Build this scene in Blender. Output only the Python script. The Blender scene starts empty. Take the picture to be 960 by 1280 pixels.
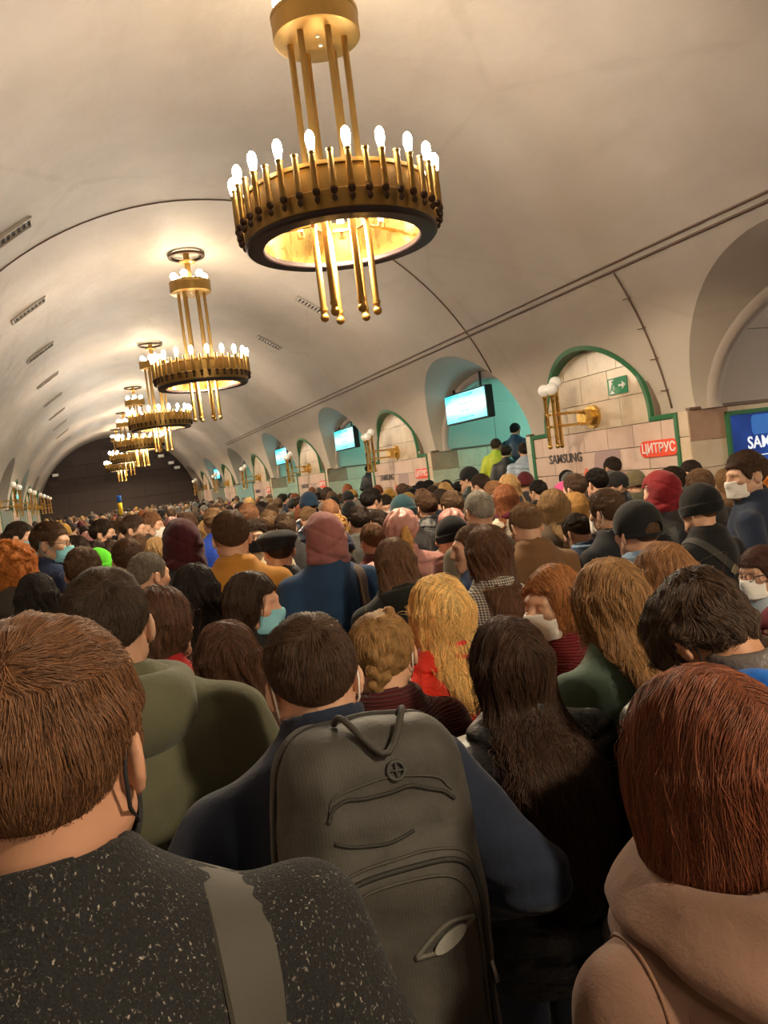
import bpy, math, random
import numpy as np
from mathutils import Matrix, Vector, Euler

random.seed(7)
rng = np.random.default_rng(7)
S = bpy.context.scene
C = S.collection
PI = math.pi

# ------------------------------------------------------------------ camera
CAM_Z = 2.0
F_PX, YAW, PITCH, ROLL = 978.35, 0.3636, -0.0500, 0.1236
_w = np.array([math.sin(YAW) * math.cos(PITCH), math.cos(YAW) * math.cos(PITCH), math.sin(PITCH)])
_r = np.array([math.cos(YAW), -math.sin(YAW), 0.0])
_u = np.cross(_r, _w)
CR = math.cos(ROLL) * _r - math.sin(ROLL) * _u
CU = math.sin(ROLL) * _r + math.cos(ROLL) * _u
CW = _w
cd = bpy.data.cameras.new('camera')
cam = bpy.data.objects.new('camera', cd)
C.objects.link(cam)
cam.matrix_world = Matrix(((CR[0], CU[0], -CW[0], 0), (CR[1], CU[1], -CW[1], 0), (CR[2], CU[2], -CW[2], CAM_Z), (0, 0, 0, 1)))
cd.sensor_fit = 'VERTICAL'
cd.sensor_height = 24.0
cd.lens = F_PX / 1280 * 24.0
cd.clip_start = 0.03
cd.clip_end = 200
S.camera = cam

# ------------------------------------------------------------------ world, exposure
wd = bpy.data.worlds.new('world')
S.world = wd
wd.use_nodes = True
wd.node_tree.nodes['Background'].inputs[0].default_value = (0.9, 0.85, 0.8, 1)
wd.node_tree.nodes['Background'].inputs[1].default_value = 0.02
S.view_settings.view_transform = 'Standard'
S.view_settings.look = 'None'
S.view_settings.gamma = 1.0
S.view_settings.exposure = 1.65
S.cycles.use_denoising = True
S.cycles.max_bounces = 10
S.cycles.diffuse_bounces = 6
S.cycles.sample_clamp_indirect = 6.0
S.cycles.sample_clamp_direct = 0.0
BULB_E = 50.0          # radiance of the chandelier bulbs


def light(name, kind, loc, energy, color, size=None, rot=None, size_y=None):
    ld = bpy.data.lights.new(name, kind)
    ld.energy = energy
    ld.color = color
    if kind == 'AREA':
        ld.size = size
        if size_y:
            ld.shape = 'RECTANGLE'
            ld.size_y = size_y
    elif size:
        ld.shadow_soft_size = size
    o = bpy.data.objects.new(name, ld)
    C.objects.link(o)
    o.location = loc
    if rot:
        o.rotation_euler = rot
    return o


# ------------------------------------------------------------------ hall constants (z relative to the camera, axis lateral LC)
LC = 2.05
RV, CV = 4.30, -0.45            # vault circle
HS = 0.26                       # springing line
TP, PP = 8.36, 6.69             # pylon positions along the hall
WA, WO, WJ = 1.10, 1.50, 1.65   # niche half width, panel half width, pylon half width
HA = 1.27                       # niche apex
Y0, Y1 = -13.0, 46.5
PASS_C = [TP + PP * (i + 0.5) for i in range(-3, 6)]
PYL = [TP + PP * i for i in range(-2, 6)]
PHW = PP / 2 - WJ
P_APEX, P_APEX_IN = 1.75, 1.45
XIN = 4.36                      # lateral of inner arch
PL = 4.12                       # lateral of marble face


def lat(z):
    return math.sqrt(max(RV * RV - (z - CV) ** 2, 0))


# ------------------------------------------------------------------ helpers
def link(o, parent=None):
    C.objects.link(o)
    if parent is not None:
        o.parent = parent
    return o


def empty(name, loc=(0, 0, 0), rz=0.0, label=None, cat=None, group=None, scale=1.0):
    o = bpy.data.objects.new(name, None)
    o.empty_display_size = 0.1
    o.location = loc
    o.rotation_euler = (0, 0, rz)
    o.scale = (scale,) * 3
    C.objects.link(o)
    tag(o, label, cat, group)
    return o


def tag(o, label=None, cat=None, group=None, kind=None):
    if label: o['label'] = label
    if cat: o['category'] = cat
    if group: o['group'] = group
    if kind: o['kind'] = kind
    return o


def mesh_np(name, V, F, mats=(), smooth=True, fmat=None):
    """V (n,3), F list/array of quads or tris (all the same size) or a python list of mixed polygons"""
    me = bpy.data.meshes.new(name)
    V = np.asarray(V, np.float32)
    if isinstance(F, np.ndarray):
        n, k = F.shape
        me.vertices.add(len(V))
        me.vertices.foreach_set('co', V.ravel())
        me.loops.add(n * k)
        me.loops.foreach_set('vertex_index', F.astype(np.int32).ravel())
        me.polygons.add(n)
        me.polygons.foreach_set('loop_start', np.arange(0, n * k, k, dtype=np.int32))
        me.polygons.foreach_set('loop_total', np.full(n, k, np.int32))
        me.update(calc_edges=True)
    else:
        me.from_pydata(V.tolist(), [], [list(map(int, f)) for f in F])
        me.update()
    for m in mats:
        me.materials.append(m)
    if fmat is not None:
        me.polygons.foreach_set('material_index', np.asarray(fmat, np.int32))
    if smooth:
        me.polygons.foreach_set('use_smooth', np.ones(len(me.polygons), bool))
    return me


def obj(name, me, parent=None, loc=None, rot=None, color=None):
    o = bpy.data.objects.new(name, me)
    if loc is not None: o.location = loc
    if rot is not None: o.rotation_euler = rot
    if color is not None: o.color = (*color[:3], 1)
    return link(o, parent)


class MB:
    """small polygon collector"""
    def __init__(s):
        s.v, s.f, s.m, s.cur = [], [], [], 0

    def add(s, V, F):
        b = len(s.v)
        s.v += [tuple(p) for p in V]
        s.f += [tuple(i + b for i in f) for f in F]
        s.m += [s.cur] * len(F)
        return s

    def box(s, x0, x1, y0, y1, z0, z1, b=0.0):
        if b <= 0:
            V = [(x, y, z) for z in (z0, z1) for y in (y0, y1) for x in (x0, x1)]
            return s.add(V, [(0, 2, 3, 1), (4, 5, 7, 6), (0, 1, 5, 4), (2, 6, 7, 3), (0, 4, 6, 2), (1, 3, 7, 5)])
        V = []
        for (z, ins) in ((z0, b), (z0 + b, 0), (z1 - b, 0), (z1, b)):
            X0, X1, Y0_, Y1_ = x0 + ins, x1 - ins, y0 + ins, y1 - ins
            c = b if ins == 0 else b * .6
            V += [(X0 + c, Y0_, z), (X1 - c, Y0_, z), (X1, Y0_ + c, z), (X1, Y1_ - c, z), (X1 - c, Y1_, z), (X0 + c, Y1_, z), (X0, Y1_ - c, z), (X0, Y0_ + c, z)]
        F = [tuple(range(7, -1, -1)), tuple(range(24, 32))]
        for k in range(3):
            for i in range(8):
                a, c = k * 8 + i, k * 8 + (i + 1) % 8
                F.append((a, c, c + 8, a + 8))
        return s.add(V, F)

    def lathe(s, prof, n=16, c=(0, 0, 0), cap=True):
        """prof list of (r,z)"""
        V, F = [], []
        for r, z in prof:
            for i in range(n):
                a = 2 * PI * i / n
                V.append((c[0] + r * math.cos(a), c[1] + r * math.sin(a), c[2] + z))
        for k in range(len(prof) - 1):
            for i in range(n):
                j = (i + 1) % n
                F.append((k * n + i, k * n + j, (k + 1) * n + j, (k + 1) * n + i))
        if cap:
            F.append(tuple(range(n - 1, -1, -1)))
            F.append(tuple(range((len(prof) - 1) * n, len(prof) * n)))
        return s.add(V, F)

    def tube(s, pts, r, n=6, closed=False):
        pts = [Vector(p) for p in pts]
        V, F = [], []
        up = None
        m = len(pts)
        for i, p in enumerate(pts):
            a = pts[(i - 1) % m] if (closed or i > 0) else p
            b = pts[(i + 1) % m] if (closed or i < m - 1) else p
            d = (b - a).normalized()
            if up is None:
                up = d.orthogonal().normalized()
            up = (up - d * up.dot(d)).normalized()
            sd = d.cross(up)
            rr = r[i] if isinstance(r, (list, tuple)) else r
            for k in range(n):
                t = 2 * PI * k / n
                V.append(p + (up * math.cos(t) + sd * math.sin(t)) * rr)
        for i in range(m if closed else m - 1):
            for k in range(n):
                j, l = (i + 1) % m, (k + 1) % n
                F.append((i * n + k, i * n + l, j * n + l, j * n + k))
        if not closed:
            F.append(tuple(range(n - 1, -1, -1)))
            F.append(tuple(range((m - 1) * n, m * n)))
        return s.add(V, F)

    def prism(s, poly, axis, a, b):
        """poly in the two other axes (u,v) extruded on axis from a to b"""
        n = len(poly)
        def P(u, v, w):
            return {'x': (w, u, v), 'y': (u, w, v), 'z': (u, v, w)}[axis]
        V = [P(u, v, a) for u, v in poly] + [P(u, v, b) for u, v in poly]
        F = [tuple(range(n - 1, -1, -1)), tuple(range(n, 2 * n))]
        for i in range(n):
            j = (i + 1) % n
            F.append((i, j, j + n, i + n))
        return s.add(V, F)

    def sphere(s, c, r, n=12, m=8, sz=1.0):
        prof = [(max(r * math.sin(PI * k / m), 1e-4), -r * sz * math.cos(PI * k / m)) for k in range(m + 1)]
        return s.lathe(prof, n, c, False)

    def mesh(s, name, mats=(), smooth=False, auto=None):
        me = bpy.data.meshes.new(name)
        me.from_pydata(s.v, [], s.f)
        for m in mats: me.materials.append(m)
        if any(s.m): me.polygons.foreach_set('material_index', s.m)
        me.update()
        import bmesh
        bm = bmesh.new(); bm.from_mesh(me)
        bmesh.ops.recalc_face_normals(bm, faces=bm.faces)
        bm.to_mesh(me); bm.free()
        if smooth:
            me.polygons.foreach_set('use_smooth', np.ones(len(me.polygons), bool))
            if auto: me.set_sharp_from_angle(angle=math.radians(auto))
        return me


# ------------------------------------------------------------------ materials
class NT:
    def __init__(s, name):
        s.m = bpy.data.materials.new(name)
        s.m.use_nodes = True
        s.t = s.m.node_tree
        s.n = s.t.nodes
        s.bsdf = s.n['Principled BSDF']
        s.out = s.n['Material Output']

    def add(s, typ, **kw):
        n = s.n.new(typ)
        ins = kw.pop('ins', {})
        for k, v in kw.items(): setattr(n, k, v)
        for k, v in ins.items():
            s.put(n.inputs[k], v)
        return n

    def put(s, sock, v):
        if hasattr(v, 'is_output'): s.t.links.new(v, sock)
        else: sock.default_value = v

    def coords(s, scale=(1, 1, 1), kind='Object'):
        tc = s.add('ShaderNodeTexCoord')
        mp = s.add('ShaderNodeMapping', ins={'Vector': tc.outputs[kind]})
        mp.inputs['Scale'].default_value = scale
        return mp.outputs[0]

    def noise(s, vec, scale, detail=3, rough=.5):
        return s.add('ShaderNodeTexNoise', ins={'Vector': vec, 'Scale': scale, 'Detail': detail, 'Roughness': rough}).outputs['Fac']

    def ramp(s, fac, stops):
        r = s.add('ShaderNodeValToRGB', ins={'Fac': fac})
        e = r.color_ramp.elements
        while len(e) < len(stops): e.new(.5)
        for el, (p, c) in zip(e, stops):
            el.position = p
            el.color = (*c, 1) if len(c) == 3 else c
        return r.outputs[0]

    def mix(s, fac, a, b, mode='MIX'):
        n = s.add('ShaderNodeMix', data_type='RGBA', blend_type=mode)
        s.put(n.inputs[0], fac)
        s.put(n.inputs[6], a if hasattr(a, 'is_output') else (*a, 1))
        s.put(n.inputs[7], b if hasattr(b, 'is_output') else (*b, 1))
        return n.outputs[2]

    def math(s, op, a, b=0.0):
        n = s.add('ShaderNodeMath', operation=op)
        s.put(n.inputs[0], a); s.put(n.inputs[1], b)
        return n.outputs[0]

    def bump(s, h, dist, strength=1.0):
        b = s.add('ShaderNodeBump', ins={'Height': h, 'Distance': dist, 'Strength': strength})
        s.put(s.bsdf.inputs['Normal'], b.outputs[0])

    def set(s, **kw):
        al = dict(color='Base Color', rough='Roughness', metal='Metallic', emit='Emission Color', es='Emission Strength',
                  sheen='Sheen Weight', spec='Specular IOR Level', sss='Subsurface Weight', alpha='Alpha', trans='Transmission Weight', coat='Coat Weight')
        for k, v in kw.items():
            if k in ('color', 'emit') and not hasattr(v, 'is_output') and len(v) == 3: v = (*v, 1)
            s.put(s.bsdf.inputs[al[k]], v)
        return s.m

    def objcol(s):
        return s.add('ShaderNodeObjectInfo').outputs['Color']


def m_plain(name, color, rough=.6, metal=0, **kw):
    return NT(name).set(color=color, rough=rough, metal=metal, **kw)


def m_plaster():
    n = NT('plaster')
    v = n.coords()
    big = n.noise(v, .55, 5, .6)
    st = n.noise(n.coords((1, .25, 1)), 2.2, 6, .65)
    c = n.ramp(big, [(.3, (.46, .40, .34)), (.65, (.56, .50, .435))])
    c = n.mix(n.ramp(st, [(.52, (0, 0, 0)), (.8, (.4, .4, .4))]), c, (.37, .31, .25))
    vo = n.add('ShaderNodeTexVoronoi', feature='DISTANCE_TO_EDGE', ins={'Vector': n.coords((.22, .16, .22)), 'Scale': 1.0}).outputs['Distance']
    dist = n.math('ADD', vo, n.math('MULTIPLY', n.noise(v, 2, 4), .05))
    crack = n.ramp(dist, [(.0, (1, 1, 1)), (.024, (1, 1, 1)), (.034, (0, 0, 0))])
    c = n.mix(n.math('MULTIPLY', crack, .18), c, (.30, .25, .20))
    h = n.math('ADD', n.math('MULTIPLY', n.noise(v, 1.2, 4), 1.0), n.math('MULTIPLY', n.noise(v, 9, 5), .12))
    n.bump(h, .035, .8)
    return n.set(color=c, rough=.55, spec=.35)


def m_marble(name, c0, c1, c2):
    n = NT(name)
    ri = n.add('ShaderNodeObjectInfo').outputs['Random']
    tc = n.add('ShaderNodeTexCoord').outputs['Object']
    off = n.add('ShaderNodeVectorMath', operation='ADD', ins={0: tc})
    cb = n.add('ShaderNodeCombineXYZ', ins={0: n.math('MULTIPLY', ri, 17.0), 1: n.math('MULTIPLY', ri, 5.0)})
    n.t.links.new(cb.outputs[0], off.inputs[1])
    f = n.noise(off.outputs[0], 3.0, 8, .65)
    c = n.ramp(f, [(.25, c0), (.5, c1), (.75, c2)])
    c = n.mix(n.math('MULTIPLY', ri, .35), c, tuple(x * .68 for x in c1))
    return n.set(color=c, rough=.28, spec=.5)


def m_brass(name, base, rough):
    n = NT(name)
    f = n.noise(n.coords((1, 1, .4)), 14, 4, .6)
    c = n.mix(f, tuple(x * .62 for x in base), base)
    return n.set(color=c, metal=.92, rough=n.math('ADD', n.math('MULTIPLY', f, .25), rough))


PLASTER = m_plaster()
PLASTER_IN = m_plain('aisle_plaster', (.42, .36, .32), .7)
MARBLE = m_marble('beige_marble', (.52, .40, .28), (.70, .57, .43), (.76, .66, .52))
MARBLE_PINK = m_marble('pink_marble', (.60, .43, .36), (.72, .54, .46), (.75, .59, .52))
MARBLE_RED = m_marble('brown_marble', (.30, .17, .12), (.42, .26, .18), (.48, .33, .24))
STRIP_M = m_marble('white_marble', (.55, .52, .45), (.66, .63, .56), (.70, .67, .60))
GREEN = m_plain('green_glazed_trim', (.035, .17, .075), .3)
BRASS = m_brass('aged_brass', (.47, .285, .085), .30)
BRASS_HI = m_brass('bright_brass', (.86, .56, .17), .16)
BRASS_DK = m_brass('dark_bronze', (.10, .06, .04), .4)
GROUT = m_plain('grout', (.22, .17, .13), .9)
BLACK = m_plain('black_plastic', (.012, .012, .013), .45)
WHITE = m_plain('white_paint', (.78, .78, .76), .5)
CABLE = m_plain('brown_cable', (.17, .105, .075), .6)


def m_emit(name, col, e):
    n = NT(name)
    return n.set(color=(0.02, .02, .02), emit=col, es=e)


BULB_W = m_emit('warm_bulb_glass', (1.0, .84, .60), BULB_E)
BULB_C = m_emit('cold_bulb_glass', (.72, .80, 1.0), BULB_E)
GLOBE = NT('frosted_globe').set(color=(.85, .83, .8), rough=.25, emit=(1, .9, .75), es=.03)


# ------------------------------------------------------------------ structure: vault and walls
def zb_of(y):
    """lower edge of the plaster at y, relative to the camera"""
    z = HS
    for c in PASS_C:
        s = abs(y - c)
        if s < PHW: z = max(z, HS + (P_APEX - HS) * math.sqrt(1 - (s / PHW) ** 2))
    for c in PYL:
        s = abs(y - c)
        if s < WA: z = max(z, HS + (HA - HS) * math.sqrt(1 - (s / WA) ** 2))
    return z


def arch_samples(c, hw, n):
    return [c - hw * math.cos(PI * k / n) for k in range(n + 1)]


def build_vault():
    ys = set([Y0, Y1])
    for c in PASS_C: ys |= set(round(v, 4) for v in arch_samples(c, PHW, 36))
    for c in PYL: ys |= set(round(v, 4) for v in arch_samples(c, WA, 28))
    ys = sorted(y for y in ys if Y0 <= y <= Y1)
    full = [ys[0]]
    for y in ys[1:]:
        while y - full[-1] > .3: full.append(full[-1] + .25)
        full.append(y)
    N = 22
    V, F = [], []
    for y in full:
        zb = zb_of(y)
        th = math.acos((zb - CV) / RV)
        for k in range(-N, N + 1):
            a = th * k / N
            V.append((LC + RV * math.sin(a), y, CAM_Z + CV + RV * math.cos(a)))
    M = 2 * N + 1
    idx = np.arange(len(full) * M).reshape(len(full), M)
    F = np.stack([idx[:-1, :-1], idx[:-1, 1:], idx[1:, 1:], idx[1:, :-1]], -1).reshape(-1, 4)
    return mesh_np('ceiling', V, F, [PLASTER])


ceil = tag(obj('ceiling', build_vault()), 'long white plastered barrel vault over the crowded hall', kind='structure')
fl = MB().box(-9, 13, Y0 - 1, Y1 + 1, -.2, 0)
FLOOR_M = m_marble('floor_granite', (.10, .09, .085), (.15, .135, .125), (.2, .18, .165))
tag(obj('floor', fl.mesh('floor', [FLOOR_M])), 'dark polished granite hall floor hidden under the crowd', kind='structure')


def m_endwall():
    n = NT('dark_mosaic')
    v = n.coords()
    f = n.noise(v, 1.1, 6, .6)
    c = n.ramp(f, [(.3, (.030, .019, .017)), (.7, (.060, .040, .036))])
    n.bump(n.noise(v, 30, 2), .02, .6)
    return n.set(color=c, rough=.75)


ew = MB()
poly = [(LC + lat(z) * sg, z + CAM_Z) for sg, zs in ((1, np.linspace(-2.0, 3.84, 40)), (-1, np.linspace(3.84, -2.0, 40))) for z in zs]
ew.prism(poly, 'y', Y1, Y1 + .2)
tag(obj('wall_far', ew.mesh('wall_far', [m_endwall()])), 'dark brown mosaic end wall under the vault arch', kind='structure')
bw = MB().prism(poly, 'y', Y0 - .2, Y0)
tag(obj('wall_near', bw.mesh('wall_near', [PLASTER])), 'plastered wall closing the hall behind the viewer', kind='structure')
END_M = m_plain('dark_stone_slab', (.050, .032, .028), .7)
wf = bpy.data.objects['wall_far']
me_sl = {}
for r_ in range(6):
    z0 = 1.6 + r_ * .72
    hw = lat(z0 + .70 - CAM_Z) - .05
    if hw < .5: continue
    nn = max(1, int(2 * hw / 1.3))
    for k in range(nn):
        x0 = LC - hw + 2 * hw * k / nn
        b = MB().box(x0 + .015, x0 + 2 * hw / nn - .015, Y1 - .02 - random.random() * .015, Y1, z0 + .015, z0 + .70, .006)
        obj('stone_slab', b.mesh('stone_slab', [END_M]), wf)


def ell_top(y, c, hw, z0, z1):
    s = abs(y - c) / hw
    return z0 + (z1 - z0) * math.sqrt(max(0, 1 - s * s))


def block_prism(y0, y1, z0, z1, top, X0, X1, sgn):
    """block in the plane of the wall; top(y) limits its height"""
    ysm = np.linspace(y0, y1, 7)
    zt = [min(z1, top(y)) for y in ysm]
    keep = [(y, z) for y, z in zip(ysm, zt) if z > z0 + .02]
    if len(keep) < 2: return None
    pl_ = [(keep[0][0], z0), (keep[-1][0], z0)] + [(y, z) for y, z in reversed(keep)]
    return MB().prism([(y, z + CAM_Z) for y, z in pl_], 'x', LC + sgn * X0, LC + sgn * X1)


ROWS_LOW = [-2.0, -.86, -.60, -.34, -.07, .20]
ROWS_UP = [.20, .55, .90, 1.27]
samsung_face = {}


def text_mesh(s, size, extrude, mat_, sx=1.0, bold=0.0):
    cu = bpy.data.curves.new('lettering', 'FONT')
    cu.body = s
    cu.size = size
    cu.extrude = extrude
    cu.align_x = 'CENTER'
    cu.align_y = 'CENTER'
    cu.offset = bold
    cu.resolution_u = 3
    o = bpy.data.objects.new('tmp', cu)
    C.objects.link(o)
    dg = bpy.context.evaluated_depsgraph_get()
    dg.update()
    me = bpy.data.meshes.new_from_object(o.evaluated_get(dg))
    bpy.data.objects.remove(o)
    me.transform(Matrix.Diagonal((sx, 1, 1, 1)))
    me.materials.clear()
    me.materials.append(mat_)
    me.name = 'lettering'
    return me


def rrect(w, h, r, n=5):
    p = []
    for cx, cy, a0 in ((w / 2 - r, h / 2 - r, 0), (-w / 2 + r, h / 2 - r, 90), (-w / 2 + r, -h / 2 + r, 180), (w / 2 - r, -h / 2 + r, 270)):
        for k in range(n + 1):
            a = math.radians(a0 + 90 * k / n)
            p.append((cx + r * math.cos(a), cy + r * math.sin(a)))
    return p


def on_right_wall(me, y, z, off=0.0, name='lettering', parent=None, sgn=1):
    """put a mesh made in the XY plane (facing +Z) on the pylon face; right wall reads towards -y"""
    o = obj(name, me, parent)
    X = LC + sgn * (PL - off)
    if sgn > 0:
        o.matrix_world = Matrix(((0, 0, -1, X), (-1, 0, 0, y), (0, 1, 0, z + CAM_Z), (0, 0, 0, 1)))
    else:
        o.matrix_world = Matrix(((0, 0, 1, X), (1, 0, 0, y), (0, 1, 0, z + CAM_Z), (0, 0, 0, 1)))
    return o


wallR = empty('wall_right'); tag(wallR, 'row of marble pylons and arched passages along the right side', kind='structure')
wallL = empty('wall_left'); tag(wallL, 'row of marble pylons and arched passages along the left side', kind='structure')
TEAL_M = m_plain('passage_marble', (.50, .50, .44), .4)


def build_pylon(c, sgn, wall, detail):
    # pylon core (behind blocks)
    core = MB().box(min(LC + sgn * (PL + .03), LC + sgn * 7.6), max(LC + sgn * (PL + .03), LC + sgn * 7.6), c - WJ + .03, c + WJ - .03, 0, CAM_Z + HS)
    nn = 24
    # tympanum backing
    pts = [(y, ell_top(y, c, WA + .03, HS, HA + .03)) for y in arch_samples(c, WA + .03, nn)]
    core.prism([(y, z + CAM_Z) for y, z in pts], 'x', LC + sgn * (PL + .03), LC + sgn * (PL + .10))
    obj('pylon_core', core.mesh('pylon_core', [GROUT]), wall)
    # lower panel blocks
    if detail:
        for ri in range(len(ROWS_LOW) - 1):
            z0, z1 = ROWS_LOW[ri], ROWS_LOW[ri + 1]
            n = 1 if ri == 0 else 6
            sh = 0 if ri % 2 else .5
            edges = [c - WO + .04] + [c - WO + .04 + (2 * WO - .08) * (k + sh) / n for k in range(n + 1)] + [c + WO - .04]
            edges = sorted(set(round(min(max(e, c - WO + .04), c + WO - .04), 4) for e in edges))
            for a, b in zip(edges[:-1], edges[1:]):
                if b - a < .05: continue
                d = random.random() * .005
                bb = MB().box(*sorted((LC + sgn * (PL - d), LC + sgn * (PL + .04))), a + .004, b - .004, z0 + .004 + CAM_Z, z1 - .004 + CAM_Z, .003)
                obj('marble_block', bb.mesh('marble_block', [MARBLE_PINK if ri < 4 or True else MARBLE]), wall)
        for ri in range(len(ROWS_UP) - 1):
            z0, z1 = ROWS_UP[ri], ROWS_UP[ri + 1]
            n = 4
            sh = .35 if ri % 2 else 0
            hw = WA
            edges = sorted(set([c - hw] + [round(c - hw + 2 * hw * (k + sh) / n, 4) for k in range(n + 1) if k + sh < n] + [c + hw]))
            for a, b in zip(edges[:-1], edges[1:]):
                d = random.random() * .004
                bb = block_prism(a + .004, b - .004, z0 + .004, z1 - .004, lambda y: ell_top(y, c, WA, HS, HA) - .01, PL - d, PL + .04, sgn)
                if bb: obj('marble_block', bb.mesh('marble_block', [MARBLE]), wall)
    else:
        pts = [(c - WO, -2), (c + WO, -2), (c + WO, HS)] + [(y, ell_top(y, c, WA, HS, HA)) for y in reversed(arch_samples(c, WA, 16))] + [(c - WO, HS)]
        bb = MB().prism([(y, z + CAM_Z) for y, z in pts], 'x', LC + sgn * PL, LC + sgn * (PL + .04))
        obj('marble_panel', bb.mesh('marble_panel', [MARBLE_PINK]), wall)
    # corner strips
    for s in (-1, 1):
        y0, y1 = sorted((c + s * (WO + .0), c + s * WJ))
        zs = [-2, -.75, -.38, -.02, HS]
        for a, b in zip(zs[:-1], zs[1:]):
            bb = MB().box(*sorted((LC + sgn * (PL - .006), LC + sgn * (PL + .3))), y0, y1, a + CAM_Z + .004, b + CAM_Z - .002, .004)
            obj('corner_block', bb.mesh('corner_block', [STRIP_M if s > 0 else MARBLE]), wall)
    # green border following the panel outline
    w = .055
    out = [(c - WO, -2.0), (c - WO, HS)] + [(c - WA - .0, HS)]
    arch = [(y, ell_top(y, c, WA, HS, HA)) for y in arch_samples(c, WA, 36)]
    path = [(c - WO, -2.0), (c - WO, HS)] + arch + [(c + WO, HS), (c + WO, -2.0)]
    inner = []
    # offset inward by w
    for i, p in enumerate(path):
        a = path[max(i - 1, 0)]; b = path[min(i + 1, len(path) - 1)]
        d1 = Vector((p[0] - a[0], p[1] - a[1])); d2 = Vector((b[0] - p[0], b[1] - p[1]))
        if d1.length < 1e-6: d1 = d2
        if d2.length < 1e-6: d2 = d1
        d1.normalize(); d2.normalize()
        n1 = Vector((d1.y, -d1.x)); n2 = Vector((d2.y, -d2.x))
        nn_ = (n1 + n2)
        nn_ = nn_ / max(nn_.dot(n1), .5)
        inner.append((p[0] + nn_.x * w, p[1] + nn_.y * w))
    V, F = [], []
    for (p, q) in zip(path, inner):
        fz = min(lat(max(p[1], HS)), PL) if p[1] > HS + .01 else PL
        for (pt, dx) in ((p, -.025), (q, -.018), (q, .06), (p, .06)):
            xx = fz + dx if dx < 0 else PL + .05
            V.append((LC + sgn * xx, pt[0], pt[1] + CAM_Z))
    for i in range(len(path) - 1):
        for k in range(4):
            l = (k + 1) % 4
            F.append((i * 4 + k, i * 4 + l, i * 4 + 4 + l, i * 4 + 4 + k))
    g = MB().add(V, F)
    obj('green_border', g.mesh('green_border', [GREEN]), wall)


def build_passage(c, sgn, wall, right_detail):
    # splayed soffit between the vault and the inner arch, then the inner barrel
    V, F = [], []
    n = 40
    def prof(hw, za, zz):
        return [(y, ell_top(y, c, hw, HS, za)) for y in arch_samples(c, hw, n)]
    secs = []
    p0 = prof(PHW, P_APEX, 0)
    secs.append([(LC + sgn * lat(z), y, z + CAM_Z) for y, z in p0])
    p1 = prof(PHW - .04, P_APEX_IN, 0)
    secs.append([(LC + sgn * XIN, y, z + CAM_Z) for y, z in p1])
    idx = np.arange(2 * (n + 1)).reshape(2, n + 1)
    V = secs[0] + secs[1]
    F = np.stack([idx[:-1, :-1], idx[:-1, 1:], idx[1:, 1:], idx[1:, :-1]], -1).reshape(-1, 4)
    obj('arch_soffit', mesh_np('arch_soffit', V, F, [PLASTER]), wall)
    p3 = prof(PHW - .10, P_APEX_IN - .10, 0)
    x0_, x1_ = XIN, XIN + .16
    secs = [[(LC + sgn * x0_, y, z + CAM_Z) for y, z in p1], [(LC + sgn * (x0_ + .02), y, z + CAM_Z) for y, z in p3], [(LC + sgn * x1_, y, z + CAM_Z) for y, z in p3]]
    back = [(LC + sgn * x1_, y, CAM_Z + 1.85) for y, z in p3]
    V = sum(secs, []) + back
    idx = np.arange(4 * (n + 1)).reshape(4, n + 1)
    F = np.stack([idx[:-1, :-1], idx[:-1, 1:], idx[1:, 1:], idx[1:, :-1]], -1).reshape(-1, 4)
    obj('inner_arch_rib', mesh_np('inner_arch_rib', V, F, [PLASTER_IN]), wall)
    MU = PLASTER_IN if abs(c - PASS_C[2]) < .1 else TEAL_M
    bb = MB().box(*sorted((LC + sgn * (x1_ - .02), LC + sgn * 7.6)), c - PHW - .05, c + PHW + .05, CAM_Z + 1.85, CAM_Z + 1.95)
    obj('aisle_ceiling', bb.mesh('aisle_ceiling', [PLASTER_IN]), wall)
    for s in (-1, 1):
        yj = c + s * PHW
        for q in range(3):
            xa = x1_ + (7.6 - x1_) * q / 3; xb = x1_ + (7.6 - x1_) * (q + 1) / 3
            for r_ in range(2):
                za = HS + .03 + r_ * .80; zb_ = za + .80
                bb = MB().box(*sorted((LC + sgn * (xa + .003), LC + sgn * (xb - .003))), *sorted((yj - s * .003, yj + s * .05)), CAM_Z + za + .003, CAM_Z + min(zb_, 1.86) - .003, .004)
                obj('aisle_wall_panel', bb.mesh('aisle_wall_panel', [MU]), wall)
    # jamb walls: rows of blocks on both sides
    for s in (-1, 1):
        yj = c + s * (PHW - .0)
        if right_detail:
            xs = [PL + .0, PL + .55, PL + 1.2, PL + 1.9, PL + 2.7, 7.6]
            zs = [-2, -.75, -.38, -.08, HS]
            for i in range(len(xs) - 1):
                for j in range(len(zs) - 1):
                    mt = MARBLE_RED if (j == 3 and i == 0 and s > 0) else MARBLE
                    d = random.random() * .004
                    bb = MB().box(*sorted((LC + sgn * (xs[i] + .003), LC + sgn * (xs[i + 1] - .003))), *sorted((yj - s * (.004 + d), yj + s * .05)), zs[j] + CAM_Z + .003, zs[j + 1] + CAM_Z - .003, .003)
                    obj('jamb_block', bb.mesh('jamb_block', [mt]), wall)
        else:
            bb = MB().box(*sorted((LC + sgn * PL, LC + sgn * 7.6)), *sorted((yj - s * .004, yj + s * .05)), 0, CAM_Z + HS)
            obj('jamb_panel', bb.mesh('jamb_panel', [TEAL_M]), wall)
        bb = MB().box(*sorted((LC + sgn * (PL + .02), LC + sgn * 7.6)), *sorted((yj - s * .02, yj + s * .05)), CAM_Z + HS - .0, CAM_Z + HS + .03, .004)
        obj('cornice', bb.mesh('cornice', [CABLE]), wall)


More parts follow.
